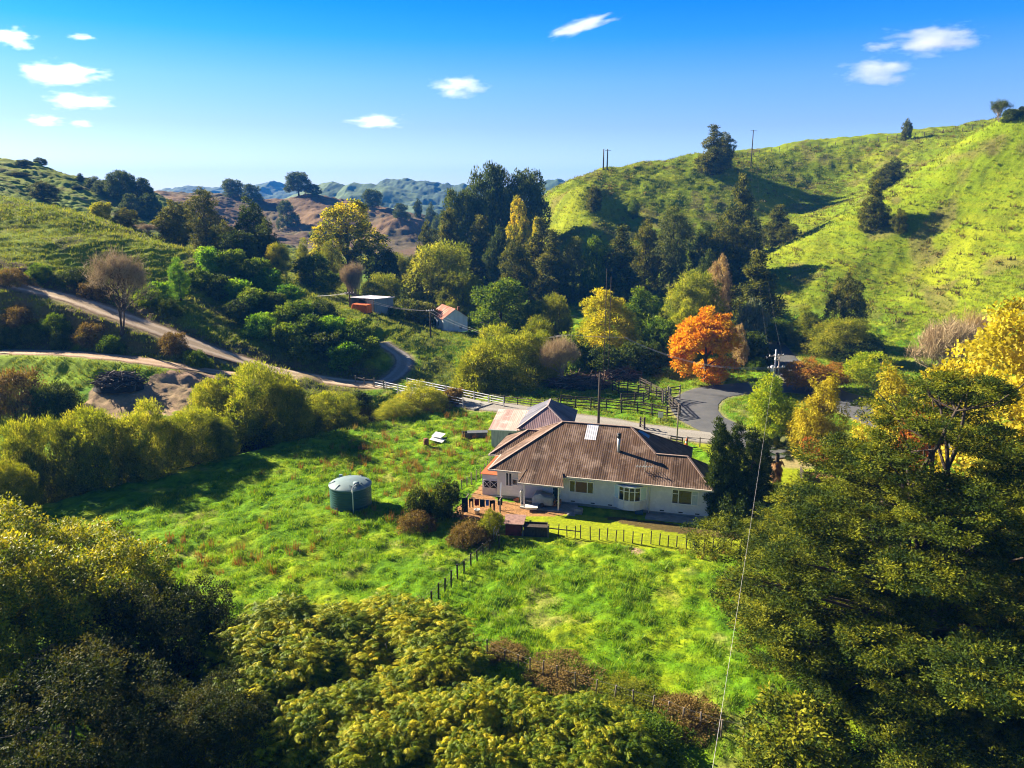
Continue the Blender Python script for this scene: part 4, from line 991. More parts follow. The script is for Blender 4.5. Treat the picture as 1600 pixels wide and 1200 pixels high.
# roof
EV, SL = 2.95, .6
zf = lambda b: EV+SL*(b+.6)
rz = zf(5); wz = zf(2.4)
front = [(-.7,-.6,EV),(19.2,-.6,EV),(16.9,2.4,wz),(14.1,2.4,wz),(11.5,5,rz),(5,5,rz)]
rf = MB(); T = .045
rf.slab(front, T); rf.slab([(17.1,10.6,EV),(-.7,10.6,EV),(5,5,rz),(11.5,5,rz)], T); rf.slab([(17.1,5.4,EV+.003),(14.1,2.4,wz),(16.9,2.4,wz),(19.2,5.4,EV)][::-1], T)
rf.slab([(-2,3.7,2.8),(4,3.7,2.8),(4,6.8,4.66),(1.1,6.8,4.66)], T); rf.slab([(4,9.9,2.8),(-2,9.9,2.8),(1.1,6.8,4.66),(4,6.8,4.66)], T)
rf.slab([(2.45,-1.85,2.42),(6.55,-1.85,2.42),(6.15,-.35,EV+.24),(2.85,-.35,EV+.24)], .04)
n0 = len(rf.f); rf.cur = 1
rf.slab([(17.1,-.6,EV-.01),(17.1,10.6,EV-.01),(11.5,5,rz-.01)], T); rf.slab([(-.7,10.6,EV),(-.7,-.6,EV),(5,5,rz)], T); rf.slab([(19.2,-.6,EV),(19.2,5.4,EV),(16.9,2.4,wz)], T); rf.slab([(-2,9.9,2.8),(-2,3.7,2.8),(1.1,6.8,4.66)], T)
rf.slab([(2.45,-1.85,2.42),(2.85,-.35,EV+.24),(2.6,-.35,EV+.16),(2.1,-.55,EV-.05)][::-1], .03)
roof = rf.build('roof', [roof_x, roof_y], house)
def rv(p, dz=.03): return (p[0], p[1], p[2]+dz)
cp_ = MB()
for p, q in [(front[5],front[4]),(front[0],front[5]),(front[4],front[3]),(front[3],front[2]),(front[2],front[1]),((19.2,5.4,EV),front[2]),((17.1,10.6,EV),front[4]),((-.7,10.6,EV),front[5]),((-2,3.7,2.8),(1.1,6.8,4.66)),((1.1,6.8,4.66),(3.2,6.8,4.66))]: cp_.bar(rv(p), rv(q), .20, .05)
cp_.build('ridge_cap', pmat('ridge_cap',(.33,.24,.20),(.24,.16,.13),3,.6), roof)
gt = MB()
for p, q in [((-.75,-.66),(2.4,-.66)),((6.6,-.66),(19.26,-.66)),((19.26,-.66),(19.26,5.4)),((-.75,-.66),(-.75,3.6)),((-2.05,3.64),(-.8,3.64))]:
    z = EV-.07 if p[0] > -2 else 2.74
    gt.bar((p[0],p[1],z),(q[0],q[1],z),.12,.13)
gt.bar((2.4,-1.90,2.36),(6.6,-1.90,2.36),.10,.11)
gt.build('gutter', pmat('gutter',(.62,.55,.48),(.5,.44,.38),3,.5), roof)
sf = MB(); sf.b2(-.65,19.15,-.58,-.04,EV-.20,EV-.16); sf.build('soffit', white_p, roof)
def onfront(a, b, w, l, mat, nm, lift=.02):
    s = MB(); s.slab([(a-w/2,b-l/2,zf(b-l/2)+lift),(a+w/2,b-l/2,zf(b-l/2)+lift),(a+w/2,b+l/2,zf(b+l/2)+lift),(a-w/2,b+l/2,zf(b+l/2)+lift)], .015); return s.build(nm, mat, roof)
onfront(7.95, 4.1, 1.05, 1.65, zinc_m, 'patch_sheet')
hp = lambda a: EV-.01+SL*(17.1-a)
s = MB(); s.slab([(13.2,5.1,hp(13.2)+.03),(13.2,5.9,hp(13.2)+.03),(12.2,5.9,hp(12.2)+.03),(12.2,5.1,hp(12.2)+.03)], .02); s.build('patch_sheet', blue_m, roof)
ch = MB(); ca, cb_ = 10.75, 2.35; cz = zf(cb_); ch.tube([(ca,cb_,cz-.2),(ca,cb_,cz+1.25)], .14, 12); fl_ = ch.build('flue_pipe', steel, roof, True)
c2 = MB(); c2.tube([(ca,cb_,cz+1.25),(ca,cb_,cz+1.6)], .17, 12); c2.tube([(ca,cb_,cz+1.66),(ca,cb_,cz+1.72)], [.22,.08], 12); c2.build('flue_cowl', steel_d, roof, True)
ae = MB(); aa, ab = 13.35, .55; az = zf(ab); ae.tube([(aa,ab,az),(aa,ab,az+1.0)], .03, 6); ae.bar((aa-.8,ab,az+.45),(aa+.7,ab-.1,az+.55),.04,.04)
for k in range(6): ae.bar((aa-.7+.26*k,ab-.35,az+.47+.015*k),(aa-.7+.26*k,ab+.3,az+.47+.015*k),.025,.025)
ae.build('aerial', steel, roof)
dp = MB(); a14, _ = fw(1014.4, 775); dp.tube([(a14,-.62,EV-.12),(a14,-.10,EV-.45),(a14,-.10,.1)], .05, 8); dp.build('downpipe', white_p, house, True)
# windows
def window(a0, a1, z0, z1, cols, parent, b=0.0, pm=glass, fm=white_p, trans=None, name='window', bars=0, t=.07):
    f = MB(); f.b2(a0-t,a1+t,b-.085,b-.01,z1,z1+t*1.3); f.b2(a0-t-.04,a1+t+.04,b-.12,b-.01,z0-t,z0); f.b2(a0-t,a0,b-.08,b-.012,z0,z1); f.b2(a1,a1+t,b-.08,b-.012,z0,z1)
    for c in cols[1:-1]: f.b2(c-t*.55,c+t*.55,b-.08,b-.012,z0,z1)
    if trans:
        for i in trans: f.b2(cols[i]+.02,cols[i+1]-.02,b-.075,b-.014,z1-(z1-z0)*.30,z1-(z1-z0)*.30+.05)
    w_ = f.build(name, fm, parent)
    for i in range(len(cols)-1):
        g = MB(); g.b2(cols[i]+.004,cols[i+1]-.004,b-.045,b-.016,z0+.004,z1-.004); g.build('pane', pm[i] if isinstance(pm,(list,tuple)) else pm, w_)
    return w_
a0,_ = fw(890,757); a1,_ = fw(927,760); window(a0+.05,a1-.02,1.35,2.35,[a0+.05,a0+.52,a1-.52,a1-.02],house,pm=[glass,amber,glass])
a0,_ = fw(1050,775); a1,_ = fw(1091,780); window(a0+.05,a1-.05,1.25,2.45,[a0+.05,a0+.55,a1-.55,a1-.05],house,pm=[glass,glass,curtain],trans=(0,2))
a0,_ = fw(791,748); a1,_ = fw(799.5,748); window(a0,a1,1.30,2.5,[a0,(a0+a1)/2,a1],house)
for x0, x1 in ((831,837.5),(841.3,848),(851,857.5)):
    a0,_ = fw(x0,756); a1,_ = fw(x1,756); window(a0,a1,1.55,2.1,[a0,a1],house,t=.055)
a0,_ = fw(801,753); a1,_ = fw(808,753); window(a0,a1,1.45,1.95,[a0,a1],house,t=.055)
a0,_ = fw(864,770); a1,_ = fw(875,770); d = MB(); d.b2(a0,a1,-.07,-.01,.35,2.4); dd = d.build('door', door_m, house)
f = MB(); f.b2(a0-.08,a0,-.09,-.012,.3,2.4); f.b2(a1,a1+.08,-.09,-.012,.3,2.4); f.b2(a0-.08,a1+.08,-.09,-.012,2.4,2.5); f.build('door_frame', white_p, dd)
k = MB(); k.box((a0+.1,-.1,1.25),(.05,.06,.14)); k.build('handle', steel, dd)
# bay window: five facets on a curved base
b0,_ = fw(960,770); b1,_ = fw(1010,775); n_f = 6; pts = []
for i in range(n_f+1):
    t = -1+2*i/n_f; pts.append((b0+(b1-b0)*(i/n_f), -.80*(1-abs(t)**2.6)-.03))
bw = MB()
for i in range(n_f): boards(bw, pts[i], pts[i+1], .42, 1.28, .17)
top = [(p[0],p[1],.44) for p in pts]; bw.add([(p[0],p[1],.44) for p in pts],[tuple(range(n_f,-1,-1))])
bay = bw.build('bay_window', white_b, house)
s = MB(); hd = [(p[0]+(.06 if p is pts[-1] else -.06 if p is pts[0] else 0),p[1]*1.09-.02,1.32) for p in pts]; s.slab(hd, .06); hd2 = [(x,y,2.62) for x,y,_ in hd]; s.slab(hd2, .12); s.build('sill', white_p, bay)
fr = MB()
for p in pts: fr.b2(p[0]-.045,p[0]+.045,p[1]-.05,p[1]+.03,1.32,2.5)
for i in range(n_f):
    p, q = pts[i], pts[i+1]
    if i in (1,2,3,4): fr.bar((p[0],p[1]-.01,2.15),(q[0],q[1]-.01,2.15),.05,.05)
fr.build('frame', white_p, bay)
for i in range(n_f):
    p, q = pts[i], pts[i+1]; g = MB(); g.add([(p[0],p[1]+.01,1.32),(q[0],q[1]+.01,1.32),(q[0],q[1]+.01,2.5),(p[0],p[1]+.01,2.5)],[(0,1,2,3)]); g.build('pane', aqua_p if i in (0,5) else glass, bay)
# porch and lean-to
for px, py in ((812,800),(862,798)):
    p = MB(); a, b = (2.95,-1.72) if px < 830 else (6.1,-1.72); p.b2(a-.06,a+.06,b-.06,b+.06,0,2.4); p.build('porch_post', white_p, house)
p = MB(); p.b2(2.6,7.6,-1.95,-.12,-.1,.12); p.b2(7.0,7.7,-2.4,-1.96,-.1,.06); p.build('porch_floor', concrete, house)
m = MB(); LA0, LA1, LB0, LB1 = -1.62, -.05, .35, 3.3
boards(m,(LA0,LB0),(LA1,LB0),.0,2.12); boards(m,(LA0,LB1),(LA0,LB0),.0,2.12); lt = m.build('lean_to', white_b, house)
s = MB(); s.slab([(LA0-.15,LB0-.2,2.13),(LA1+.02,LB0-.2,2.13),(LA1+.02,LB1,2.92),(LA0+.5,LB1,2.92)], .05); s.build('lean_to_roof', redroof, lt)
s = MB(); s.b2(-1.45,-.15,LB0-.06,LB0-.035,.75,1.45); s.build('opening', dark_m, lt)
s = MB(); y_ = LB0-.09
for p, q in [((-1.5,.72),(-.1,.72)),((-1.5,1.48),(-.1,1.48)),((-1.5,.72),(-1.5,1.48)),((-.1,.72),(-.1,1.48)),((-.85,.72),(-.85,1.48)),((-.85,.75),(-.1,1.45)),((-.85,1.45),(-.1,.75)),((-1.5,.75),(-.85,1.45)),((-1.5,1.45),(-.85,.75))]: s.bar((p[0],y_,p[1]),(q[0],y_,q[1]),.05,.03)
s.build('lattice', white_p, lt)
pa = MB(); pa.b2(13.7,20.2,-1.35,-.05,-.3,.10); pa.box((20.0,1.5,-.1),(1.3,5.5,.4)); pd = pa.build('path', concrete); pd.location = (HO[0],HO[1],0); pd.rotation_euler = (0,0,HR); pd['kind'] = 'structure'

# things around the porch (house axes)
def hthing(mb, name, mat, label, cat, a, b, z=0, rz_=0, group=None, bevel=0.01, smooth=False):
    o = mb.build(name, mat, None, smooth, bevel); o.location = loc2w(a, b, z); o.rotation_euler = (0,0,HR+rz_); return tag(o, label, cat, group)
t = empty('covered_trailer', loc2w(4.55,-1.0,.12), HR); tag(t, 'trailer under a grey tarpaulin parked on the porch', 'trailer')
s = MB(); g = random.Random(3)
prof = [(-.95,.25),(-.95,.75),(-.75,1.15),(-.2,1.25),(.3,1.02),(.85,.98),(.95,.7),(.95,.25)]
for i, yy in enumerate((-.55,-.2,.2,.55)):
    pass
vs = []; fs = []
for j, yy in enumerate((-.52,-.45,0,.45,.52)):
    sc_ = .9 if j in (0,4) else 1
    for x_, z_ in prof: vs.append((x_*sc_+g.uniform(-.03,.03), yy, (z_-.25)*sc_+.25+g.uniform(-.03,.03)))
n8 = len(prof)
for j in range(4):
    for i in range(n8-1): fs.append((j*n8+i, j*n8+i+1, (j+1)*n8+i+1, (j+1)*n8+i))
fs += [tuple(range(n8-1,-1,-1)), tuple(range(4*n8,5*n8))]
s.add(vs, [f[::-1] for f in fs]); s.build('tarpaulin', grey_tarp, t, True)
for yy in (-.5,.5):
    s = MB(); s.tube([(0,yy-.08,.22),(0,yy+.08,.22)], .22, 14); s.build('wheel', steel_d, t)
s = MB(); s.bar((-.95,0,.28),(-1.5,0,.28),.07,.07); s.build('drawbar', steel, t)
s = MB(); s.box((0,0,.13),(.95,.55,.22),0,0,1.12); s.box((0,0,.25),(1.15,.7,.04)); hthing(s,'washing_tub',white_p,'white shallow tub standing before the porch','tub',3.75,-2.15,.15,.2)
s = MB(); s.box((0,0,.0),(.06,.55,1.5),0,.25); s.box((.05,.3,.0),(.05,.4,1.2),0,.2); hthing(s,'leaning_board',white_p,'pale boards leaning beside the left porch post','board',2.55,-1.2,.75)
wd = MB(); g = random.Random(4)
for i in range(26): x_, z_ = g.uniform(-.4,.4), g.uniform(.08,.62); wd.tube([(x_,-.25,z_),(x_+g.uniform(-.05,.05),.25,z_+g.uniform(-.03,.03))], .075, 7)
hthing(wd,'firewood_stack',pmat('firewood',(.33,.14,.05),(.16,.08,.04),9,.8),'stack of orange brown firewood by the porch door','firewood',5.75,-1.0,.12,bevel=0)
s = MB(); s.box((0,0,.2),(.7,.5,.4)); s.box((0,-.3,.08),(.7,.25,.16)); hthing(s,'step_block',concrete,'small grey steps below the porch door','steps',7.9,-1.5,0)
s = MB(); s.box((0,0,.25),(.7,.35,.3)); s.box((0,0,.43),(.75,.4,.05)); hthing(s,'storage_box',pmat('tub_blue',(.03,.10,.17),(.02,.07,.12),4,.5),'dark blue tub under the right end of the bay window','tub',13.1,-.55,.0)
s = MB(); s.box((0,0,.12),(.5,.3,.24),.2); s.box((.1,0,.28),(.25,.2,.12),.3); hthing(s,'old_basket',rusty,'small brown basket by the wall left of the porch','basket',1.9,-.5,.05)

# clothesline with washing
A, B = at(722,800), at(788,806); A = Vector((A[0],A[1],0)); B = Vector((B[0],B[1],0)); dr = (B-A).normalized(); nrm = Vector((-dr.y,dr.x,0))
cl = empty('clothesline', ((A+B)/2)[:], math.atan2(dr.y,dr.x)); tag(cl, 'clothesline with two posts across the dirt yard', 'clothesline')
hl = (B-A).length/2
for x_ in (-hl+.5, hl-.35):
    s = MB(); s.tube([(x_,0,-.2),(x_,0,1.6)], .05, 8); s.bar((x_,-.5,1.56),(x_,.5,1.56),.06,.06); s.build('post', wood_grey, cl)
for y_ in (-.42,.42):
    s = MB(); s.tube([(-hl+.3,y_,1.6),(0,y_,1.54),(hl-.2,y_,1.6)], .012, 4); s.build('line', wire_m, cl)
def cloth(x_, w_, h_, col, label, nm, y_=-.42, split=False, wide=1.0):
    s = MB(); nx, nz_ = 6, 6; g = random.Random(int(x_*100)+500); vs = []; fs = []
    ph = g.uniform(0,6)
    for side in (-.012,.012):
        for j in range(nz_+1):
            for i in range(nx+1):
                u = i/nx-.5; v = j/nz_; vs.append((u*w_*(1+(wide-1)*v), side+.05*math.sin(u*9+ph)*v, -v*h_+.02*math.sin(u*7)))
    q = (nx+1)*(nz_+1)
    for j in range(nz_):
        for i in range(nx):
            if split and j >= 2 and i in (2,3): continue
            a = j*(nx+1)+i; fs.append((a,a+nx+1,a+nx+2,a+1)); fs.append((q+a,q+a+1,q+a+nx+2,q+a+nx+1))
    s.add(vs, fs); o = s.build(nm, pmat('cloth_'+nm, col, tuple(c*.7 for c in col), 5, .9), None, True)
    c = (A+B)/2+dr*x_+nrm*y_; o.location = (c.x,c.y,1.54); o.rotation_euler = (0,0,math.atan2(dr.y,dr.x)); tag(o, label, 'clothing', 'washing on the clothesline')
cloth(-1.55,.55,1.35,(.02,.03,.06),'long dark navy towel at the left end of the washing line','towel')
cloth(-.95,.42,.85,(.012,.012,.014),'black trousers hanging next to the long navy towel','trousers',split=True)
cloth(-.45,.42,.62,(.40,.02,.02),'red top hanging on the washing line','shirt')
cloth(.05,.46,.70,(.02,.035,.06),'dark blue shirt hanging right of the red top','shirt')
cloth(.5,.30,.55,(.08,.20,.55),'bright blue top hanging on the washing line','shirt')
cloth(.95,.50,.95,(.012,.012,.015),'black trousers hanging right of the bright blue top','trousers',split=True)
cloth(1.45,.42,.75,(.015,.02,.03),'black shirt at the right end of the washing line','shirt',y_=.42)
s = MB(); s.lathe([(.0,.02),(.20,.02),(.25,.36),(.27,.36),(.27,.39),(.23,.39),(.19,.06),(0,.06)], n=16); o = s.build('laundry_basket', white_p, None, True); c = (A+B)/2+dr*-.55; o.location = (c.x,c.y,ground(c.x,c.y)); tag(o,'white laundry basket under the red top','basket')
g1, g2 = Vector(loc2w(.6,-1.0,1.9)), Vector(loc2w(1.0,-2.9,.0)); s = MB(); s.bar(g1, g2, .10, .06); s.bar(g2, g2+Vector((0,0,1.2)), .09, .09); s.bar(g1, (g1.x,g1.y,0), .08, .08); tag(s.build('timber_rack', white_p), 'white slanted timber rack at the right end of the washing', 'timber rack')

# small red hutch by the lawn fence
hx, hy, _ = at(790,836); hu = empty('garden_hutch', (hx,hy,0), R(-6)); tag(hu,'low red hutch with a flat rusty roof at the lawn corner','hutch')
s = MB(); boards(s,(0,0),(1.3,0),0,1.05,.2); boards(s,(1.3,0),(1.3,1.2),0,1.05,.2); boards(s,(0,1.2),(0,0),0,1.05,.2); boards(s,(1.3,1.2),(0,1.2),0,1.05,.2); s.build('wall', red_m, hu)
s = MB(); s.slab([(-.15,-.15,1.06),(1.5,-.15,1.06),(1.6,1.45,1.24),(-.15,1.45,1.24)],.05); s.build('roof', pmat('hutch_roof',(.34,.20,.17),(.20,.12,.10),4,.7), hu)
hx, hy, _ = at(817,838); wb = empty('timber_bin', (hx,hy,0), R(-6)); tag(wb,'dark open timber bin between the red hutch and lawn fence','bin')
s = MB(); s.b2(.05,2.0,.0,.06,.0,.85); s.b2(.05,.11,.06,1.1,0,.85); s.b2(1.94,2.0,.06,1.1,0,.85); s.b2(.11,1.94,1.04,1.1,0,.85); s.build('side_panel', wood_dark, wb)
s = MB(); s.b2(0,2.05,-.1,.5,.87,.91); s.build('lid', wood_dark, wb); s = MB(); s.b2(-.06,.03,-.08,.0,0,1.0); s.b2(2.03,2.12,-.08,.0,0,1.05); s.build('post', wood_grey, wb)

# ------------------------------------------------------------------ garage behind, hip roof and pink lean-to
gx0, gy0, _ = at(768,699); gz_ = ground(gx0, gy0)
GR = R(-9); ga = empty('garage', (gx0,gy0,gz_), GR); tag(ga,'grey board garage behind the house with pink lean-to and slate hip roof','garage')
s = MB(); s.cur = 0
def vboards(m, p, q, z0, z1, w=.22):
    d = Vector((q[0]-p[0],q[1]-p[1])); L_ = d.length; d.normalize(); n = Vector((d.y,-d.x)); k = int(L_/w)
    m.add([(p[0],p[1],z0),(q[0],q[1],z0),(q[0],q[1],z1),(p[0],p[1],z1)],[(0,1,2,3)])
    for i in range(k):
        a = Vector(p)+d*(i*w+.01); b = Vector(p)+d*((i+1)*w-.01); o = n*(.02+.012*(i % 3)); m.add([(a.x+o.x,a.y+o.y,z0),(b.x+o.x,b.y+o.y,z0),(b.x+o.x,b.y+o.y,z1),(a.x+o.x,a.y+o.y,z1)],[(0,1,2,3)])
vboards(s,(0,0),(1.9,0),-.1,2.2); vboards(s,(3.1,0),(8.6,0),-.1,2.3); vboards(s,(8.6,0),(8.6,7.5),-.1,2.3); vboards(s,(8.6,7.5),(0,7.5),-.1,2.3); vboards(s,(0,7.5),(0,0),-.1,2.2); s.b2(1.9,3.1,-.02,.03,1.75,2.2)
s.build('wall', grey_b, ga)
s = MB(); s.b2(1.9,3.1,.3,.4,0,1.75); s.build('doorway', dark_m, ga)
s = MB(); s.slab([(-.25,-.25,2.22),(3.6,-.25,2.22),(3.6,6.2,2.75),(-.25,6.2,2.75)],.06); s.build('lean_to_roof', pink_m, ga)
s = MB(); E2 = 2.45; e0, e1, f0, f1 = 2.9, 9.0, -.35, 8.2; mx = (e0+e1)/2; hh = (e1-e0)/2; rg = E2+hh*.62
s.slab([(e0,f0,E2),(e1,f0,E2),(mx,f0+hh,rg)],.05); s.slab([(e1,f1,E2),(e0,f1,E2),(mx,f1-hh+.6,rg)],.05); s.cur = 1
s.slab([(e1,f0,E2),(e1,f1,E2),(mx,f1-hh+.6,rg),(mx,f0+hh,rg)],.05); s.slab([(e0,f1,E2),(e0,f0,E2),(mx,f0+hh,rg),(mx,f1-hh+.6,rg)],.05)
r2_ = s.build('roof', [pur_x,pur_y], ga)
s = MB()
for p, q in [((e0,f0,E2),(mx,f0+hh,rg)),((e1,f0,E2),(mx,f0+hh,rg)),((mx,f0+hh,rg),(mx,f1-hh+.6,rg))]: s.bar(rv(p),rv(q),.17,.05)
s.build('ridge_cap', pmat('cap_pale',(.45,.36,.34),(.36,.28,.27),3,.6), r2_)
s = MB(); s.bar((-.28,-.29,2.15),(2.9,-.29,2.15),.1,.1); s.build('fascia', white_p, ga)

# ------------------------------------------------------------------ white shed and open shed
def gable(p, q, r, name): pass
wx_, wy_, _ = hit2(693,518); ws = empty('white_shed', (wx_,wy_,ground(wx_,wy_)), R(25)); tag(ws,'small white weatherboard shed with a rusty red striped gable roof','shed')
W_, D_, h_ = 5.0, 7.2, 2.6; ap = 1.65
s = MB(); boards(s,(0,0),(W_,0),-.3,h_,.24); boards(s,(W_,0),(W_,D_),-.3,h_,.24); boards(s,(W_,D_),(0,D_),-.3,h_,.24); boards(s,(0,D_),(0,0),-.3,h_,.24)
for y_ in (0,D_):
    v3 = [(0,y_,h_),(W_,y_,h_),(W_/2,y_,h_+ap)]; s.add(v3,[(0,1,2) if y_ == 0 else (2,1,0)])
s.build('wall', shed_w, ws)
s = MB(); z_ = -.18
s.slab([(-.3,D_+.25,h_+z_),(-.3,-.25,h_+z_),(W_/2,-.25,h_+ap+.06),(W_/2,D_+.25,h_+ap+.06)],.05); s.slab([(W_+.3,-.25,h_+z_),(W_+.3,D_+.25,h_+z_),(W_/2,D_+.25,h_+ap+.06),(W_/2,-.25,h_+ap+.06)],.05); r3_ = s.build('roof', rust_m, ws)
s = MB(); s.b2(W_/2-.12+.9,W_/2+.12+1.1,.6,1.0,h_+.6,h_+ap+.35); s.build('chimney', rusty, r3_)
s = MB(); s.box((-.04,2.4,1.25),(.04,.75,1.1)); w_ = s.build('window', white_p, ws); s = MB(); s.box((-.07,2.4,1.25),(.03,.55,.9)); s.build('pane', glass, w_)
s = MB(); s.box((-.04,4.6,.85),(.05,.8,1.9)); s.build('door', dark_m, ws)
s = MB(); s.box((3.6,-.04,.55),(.55,.05,.6)); s.build('hatch', blue_w, ws)
ox, oy, oz = *spot(548,141)[:2], 0; oz = ground(ox+3,oy)
osd = empty('open_shed', (ox,oy,oz), R(-26)); tag(osd,'open fronted shed with a pale iron roof and blue grey side wall','shed')
W_, D_ = 5.4, 6.0
s = MB(); vboards(s,(W_,0),(W_,D_),-.6,2.75,.3); vboards(s,(W_,D_),(0,D_),-.6,2.6,.3); vboards(s,(0,D_),(0,0),-.6,2.75,.3); s.build('wall', blue_w, osd)
s = MB(); s.slab([(-.3,-.35,3.0),(W_+.3,-.35,3.0),(W_+.3,D_+.3,2.62),(-.3,D_+.3,2.62)],.07); s.build('roof', zinc_m, osd)
for x_ in (.06,1.8,3.6,W_-.1):
    s = MB(); s.b2(x_-.07,x_+.07,-.07,.07,-.6,2.9); s.build('post', wood_grey, osd)
s = MB(); vboards(s,(3.7,.0),(5.3,.0),-.6,2.75,.3); s.build('front_panel', grey_b, osd)
bx_, by_, bz_ = *spot(565,136)[:2], 0; bz_ = ground(bx_,by_)
bn = empty('orange_container', (bx_,by_,bz_+.1), R(-20)); tag(bn,'orange steel container in front of the open shed','container')
s = MB(); s.add([(-1.9,-.8,0),(1.7,-.8,0),(1.7,.8,0),(-1.9,.8,0),(-1.4,-.8,1.6),(1.7,-.8,1.5),(1.7,.8,1.5),(-1.4,.8,1.6)],[(3,2,1,0),(4,5,6,7),(0,1,5,4),(1,2,6,5),(2,3,7,6),(3,0,4,7)]); s.build('body', orange_m, bn, bevel=.06)
s = MB()
for k in range(7): s.box((-1.2+k*.45,-.83,.75),(.08,.06,1.4))
s.build('rib', orange_m, bn); s = MB(); s.box((0,0,-.05),(3.7,1.7,.12)); s.build('skid', steel_d, bn)

# ------------------------------------------------------------------ water tank
tx, ty = -14.6, 64.4; tz = ground(tx,ty); tk = empty('water_tank', (tx,ty,tz)); tag(tk,'dark green plastic water tank with a pale domed top in the paddock','water tank')
s = MB(); pr = [(1.82,-.2)]
for k in range(9): z_ = .05+k*.22; pr += [(1.85,z_),(1.85,z_+.15),(1.825,z_+.18),(1.825,z_+.20)]
pr += [(1.85,2.03)]; s.lathe(pr, n=56); s.build('body', tank_m, tk, True)
s = MB(); s.lathe([(1.90,1.98),(1.92,2.06),(1.86,2.12),(1.55,2.28),(1.1,2.43),(.55,2.52),(.0,2.55)], n=56); s.build('lid', tank_top, tk, True)
s = MB()
for k in range(8):
    a = k*math.pi/4+.2; s.bar((1.86*math.cos(a),1.86*math.sin(a),2.12),(1.35*math.cos(a),1.35*math.sin(a),2.40),.12,.08)
s.build('lid_rib', tank_top, tk)
s = MB(); s.lathe([(.0,2.68),(.26,2.68),(.28,2.5),(.28,2.40)], c=(.75,-1.0,-.1), n=20); s.build('hatch', tank_top, tk, True)
s = MB(); s.tube([(.9,-1.15,2.5),(.62,-1.95,2.42),(.6,-1.96,2.2),(.6,-1.96,.0)], .05, 8); s.build('overflow_pipe', white_p, tk, True)
s = MB(); s.box((-1.1,1.2,2.35),(.3,.2,.25)); s.box((-1.75,-.2,2.14),(.2,.3,.16)); s.build('inlet', tank_top, tk)

# ------------------------------------------------------------------ bridge
bd = Vector((*(BR_B-BR_A),0)).normalized(); bl = float(np.hypot(*(BR_B-BR_A))); br = empty('farm_bridge', (BR_A[0],BR_A[1],.12), math.atan2(bd.y,bd.x)); tag(br,'narrow farm bridge with pale pipe railings across the creek','bridge')
s = MB(); s.b2(-1.5,bl+1.5,-1.9,1.9,-.45,.0); s.build('deck', concrete, br); s = MB(); s.b2(-1.5,0,-2,2,-3,-.46); s.build('abutment', concrete, br); s = MB(); s.b2(bl,bl+1.5,-2,2,-3,-.46); s.build('abutment', concrete, br)
for y_, x0, x1 in ((-1.85,-.6,bl-.5),(1.85,2.5,bl+3.5)):
    s = MB()
    for z_ in (.35,.70,1.05): s.tube([(x0,y_,z_),(x1,y_,z_)], .05, 6)
    rl = s.build('railing', steel, br); nps = 8
    for k in range(nps):
        x_ = x0+(x1-x0)*k/(nps-1); p = MB(); p.b2(x_-.06,x_+.06,y_-.06,y_+.06,-.3,1.15); p.build('post', steel, rl)

# ------------------------------------------------------------------ fences
def fence(name, pts, label, cat, h=1.05, rails=(), wires=(.35,.65,.95), pw=.11, rail_h=.13, post_m=wood_dark, rail_m=wood_dark, jit=.05, seed=0, hv=.12, wr=.008, only_posts=False):
    g = random.Random(seed+len(pts)); P = [Vector((x,y,ground(x,y))) for x, y in pts]; r = empty(name, P[0]); tag(r, label, cat)
    for p in P:
        s = MB(); q = p-P[0]; t = Vector((g.uniform(-jit,jit),g.uniform(-jit,jit),h*(1+g.uniform(-hv,hv)))); s.bar(q-Vector((0,0,.3)), q+t, pw, pw); s.build('post', post_m, r)
    for z_ in rails:
        s = MB()
        for a, b in zip(P[:-1],P[1:]): s.bar(a-P[0]+Vector((0,0,z_*h+g.uniform(-.03,.03))), b-P[0]+Vector((0,0,z_*h+g.uniform(-.03,.03))), .05, rail_h)
        s.build('rail', rail_m, r)
    for z_ in wires:
        s = MB(); s.tube([p-P[0]+Vector((0,0,z_*h)) for p in P], wr, 3); s.build('wire', wire_d, r)
    return r
def along(pix, step, solve=None):
    W = np.array([hit2(*p)[:2] for p in pix]); s = np.concatenate([[0],np.cumsum(np.hypot(*np.diff(W,axis=0).T))]); n = max(2, round(s[-1]/step)+1); t = np.linspace(0,s[-1],n)
    return list(zip(np.interp(t,s,W[:,0]), np.interp(t,s,W[:,1])))
lf = [(886.1,839),(898.4,841.6),(907,841.6),(922.5,843.4),(936,843.7),(948,844.2),(962,846),(974.5,846),(988,848.6),(1002,850.4),(1016.8,850),(1030,851.6),(1043.6,854),(1057,854.7),(1072,857.4),(1085,858.8),(1100,858.3),(1113.6,859),(1130,861),(1142,863.5),(1157,864.4),(1172,866)]
lf = [(857,836),(872,838)]+lf
fl = fence('lawn_fence', [hit2(*p)[:2] for p in lf], 'row of thin dark posts between the lawn and the front paddock', 'fence', 1.05, wires=(.3,.6,.9), pw=.075, jit=.06)
s = MB(); p0, p1 = Vector((*hit2(857,836)[:2],.62)), Vector((*hit2(907,841.6)[:2],.62)); s.bar(p0-fl.location, p1-fl.location, .05, .08); s.build('rail', wood_dark, fl)
fence('paddock_fence', along([(780,856),(762,863),(740,883),(725,895),(702,916),(678,941),(650,966)], .95), 'post and wire fence running diagonally between the two paddocks', 'fence', 1.05, pw=.115, wr=.012)
fence('yard_fence', along([(714,772),(730,761),(745,750),(760,739),(768,726)], 1.0), 'short pale fence behind the lean-to and yard', 'fence', 1.05, wires=(.4,.8), pw=.10, post_m=wood_grey)
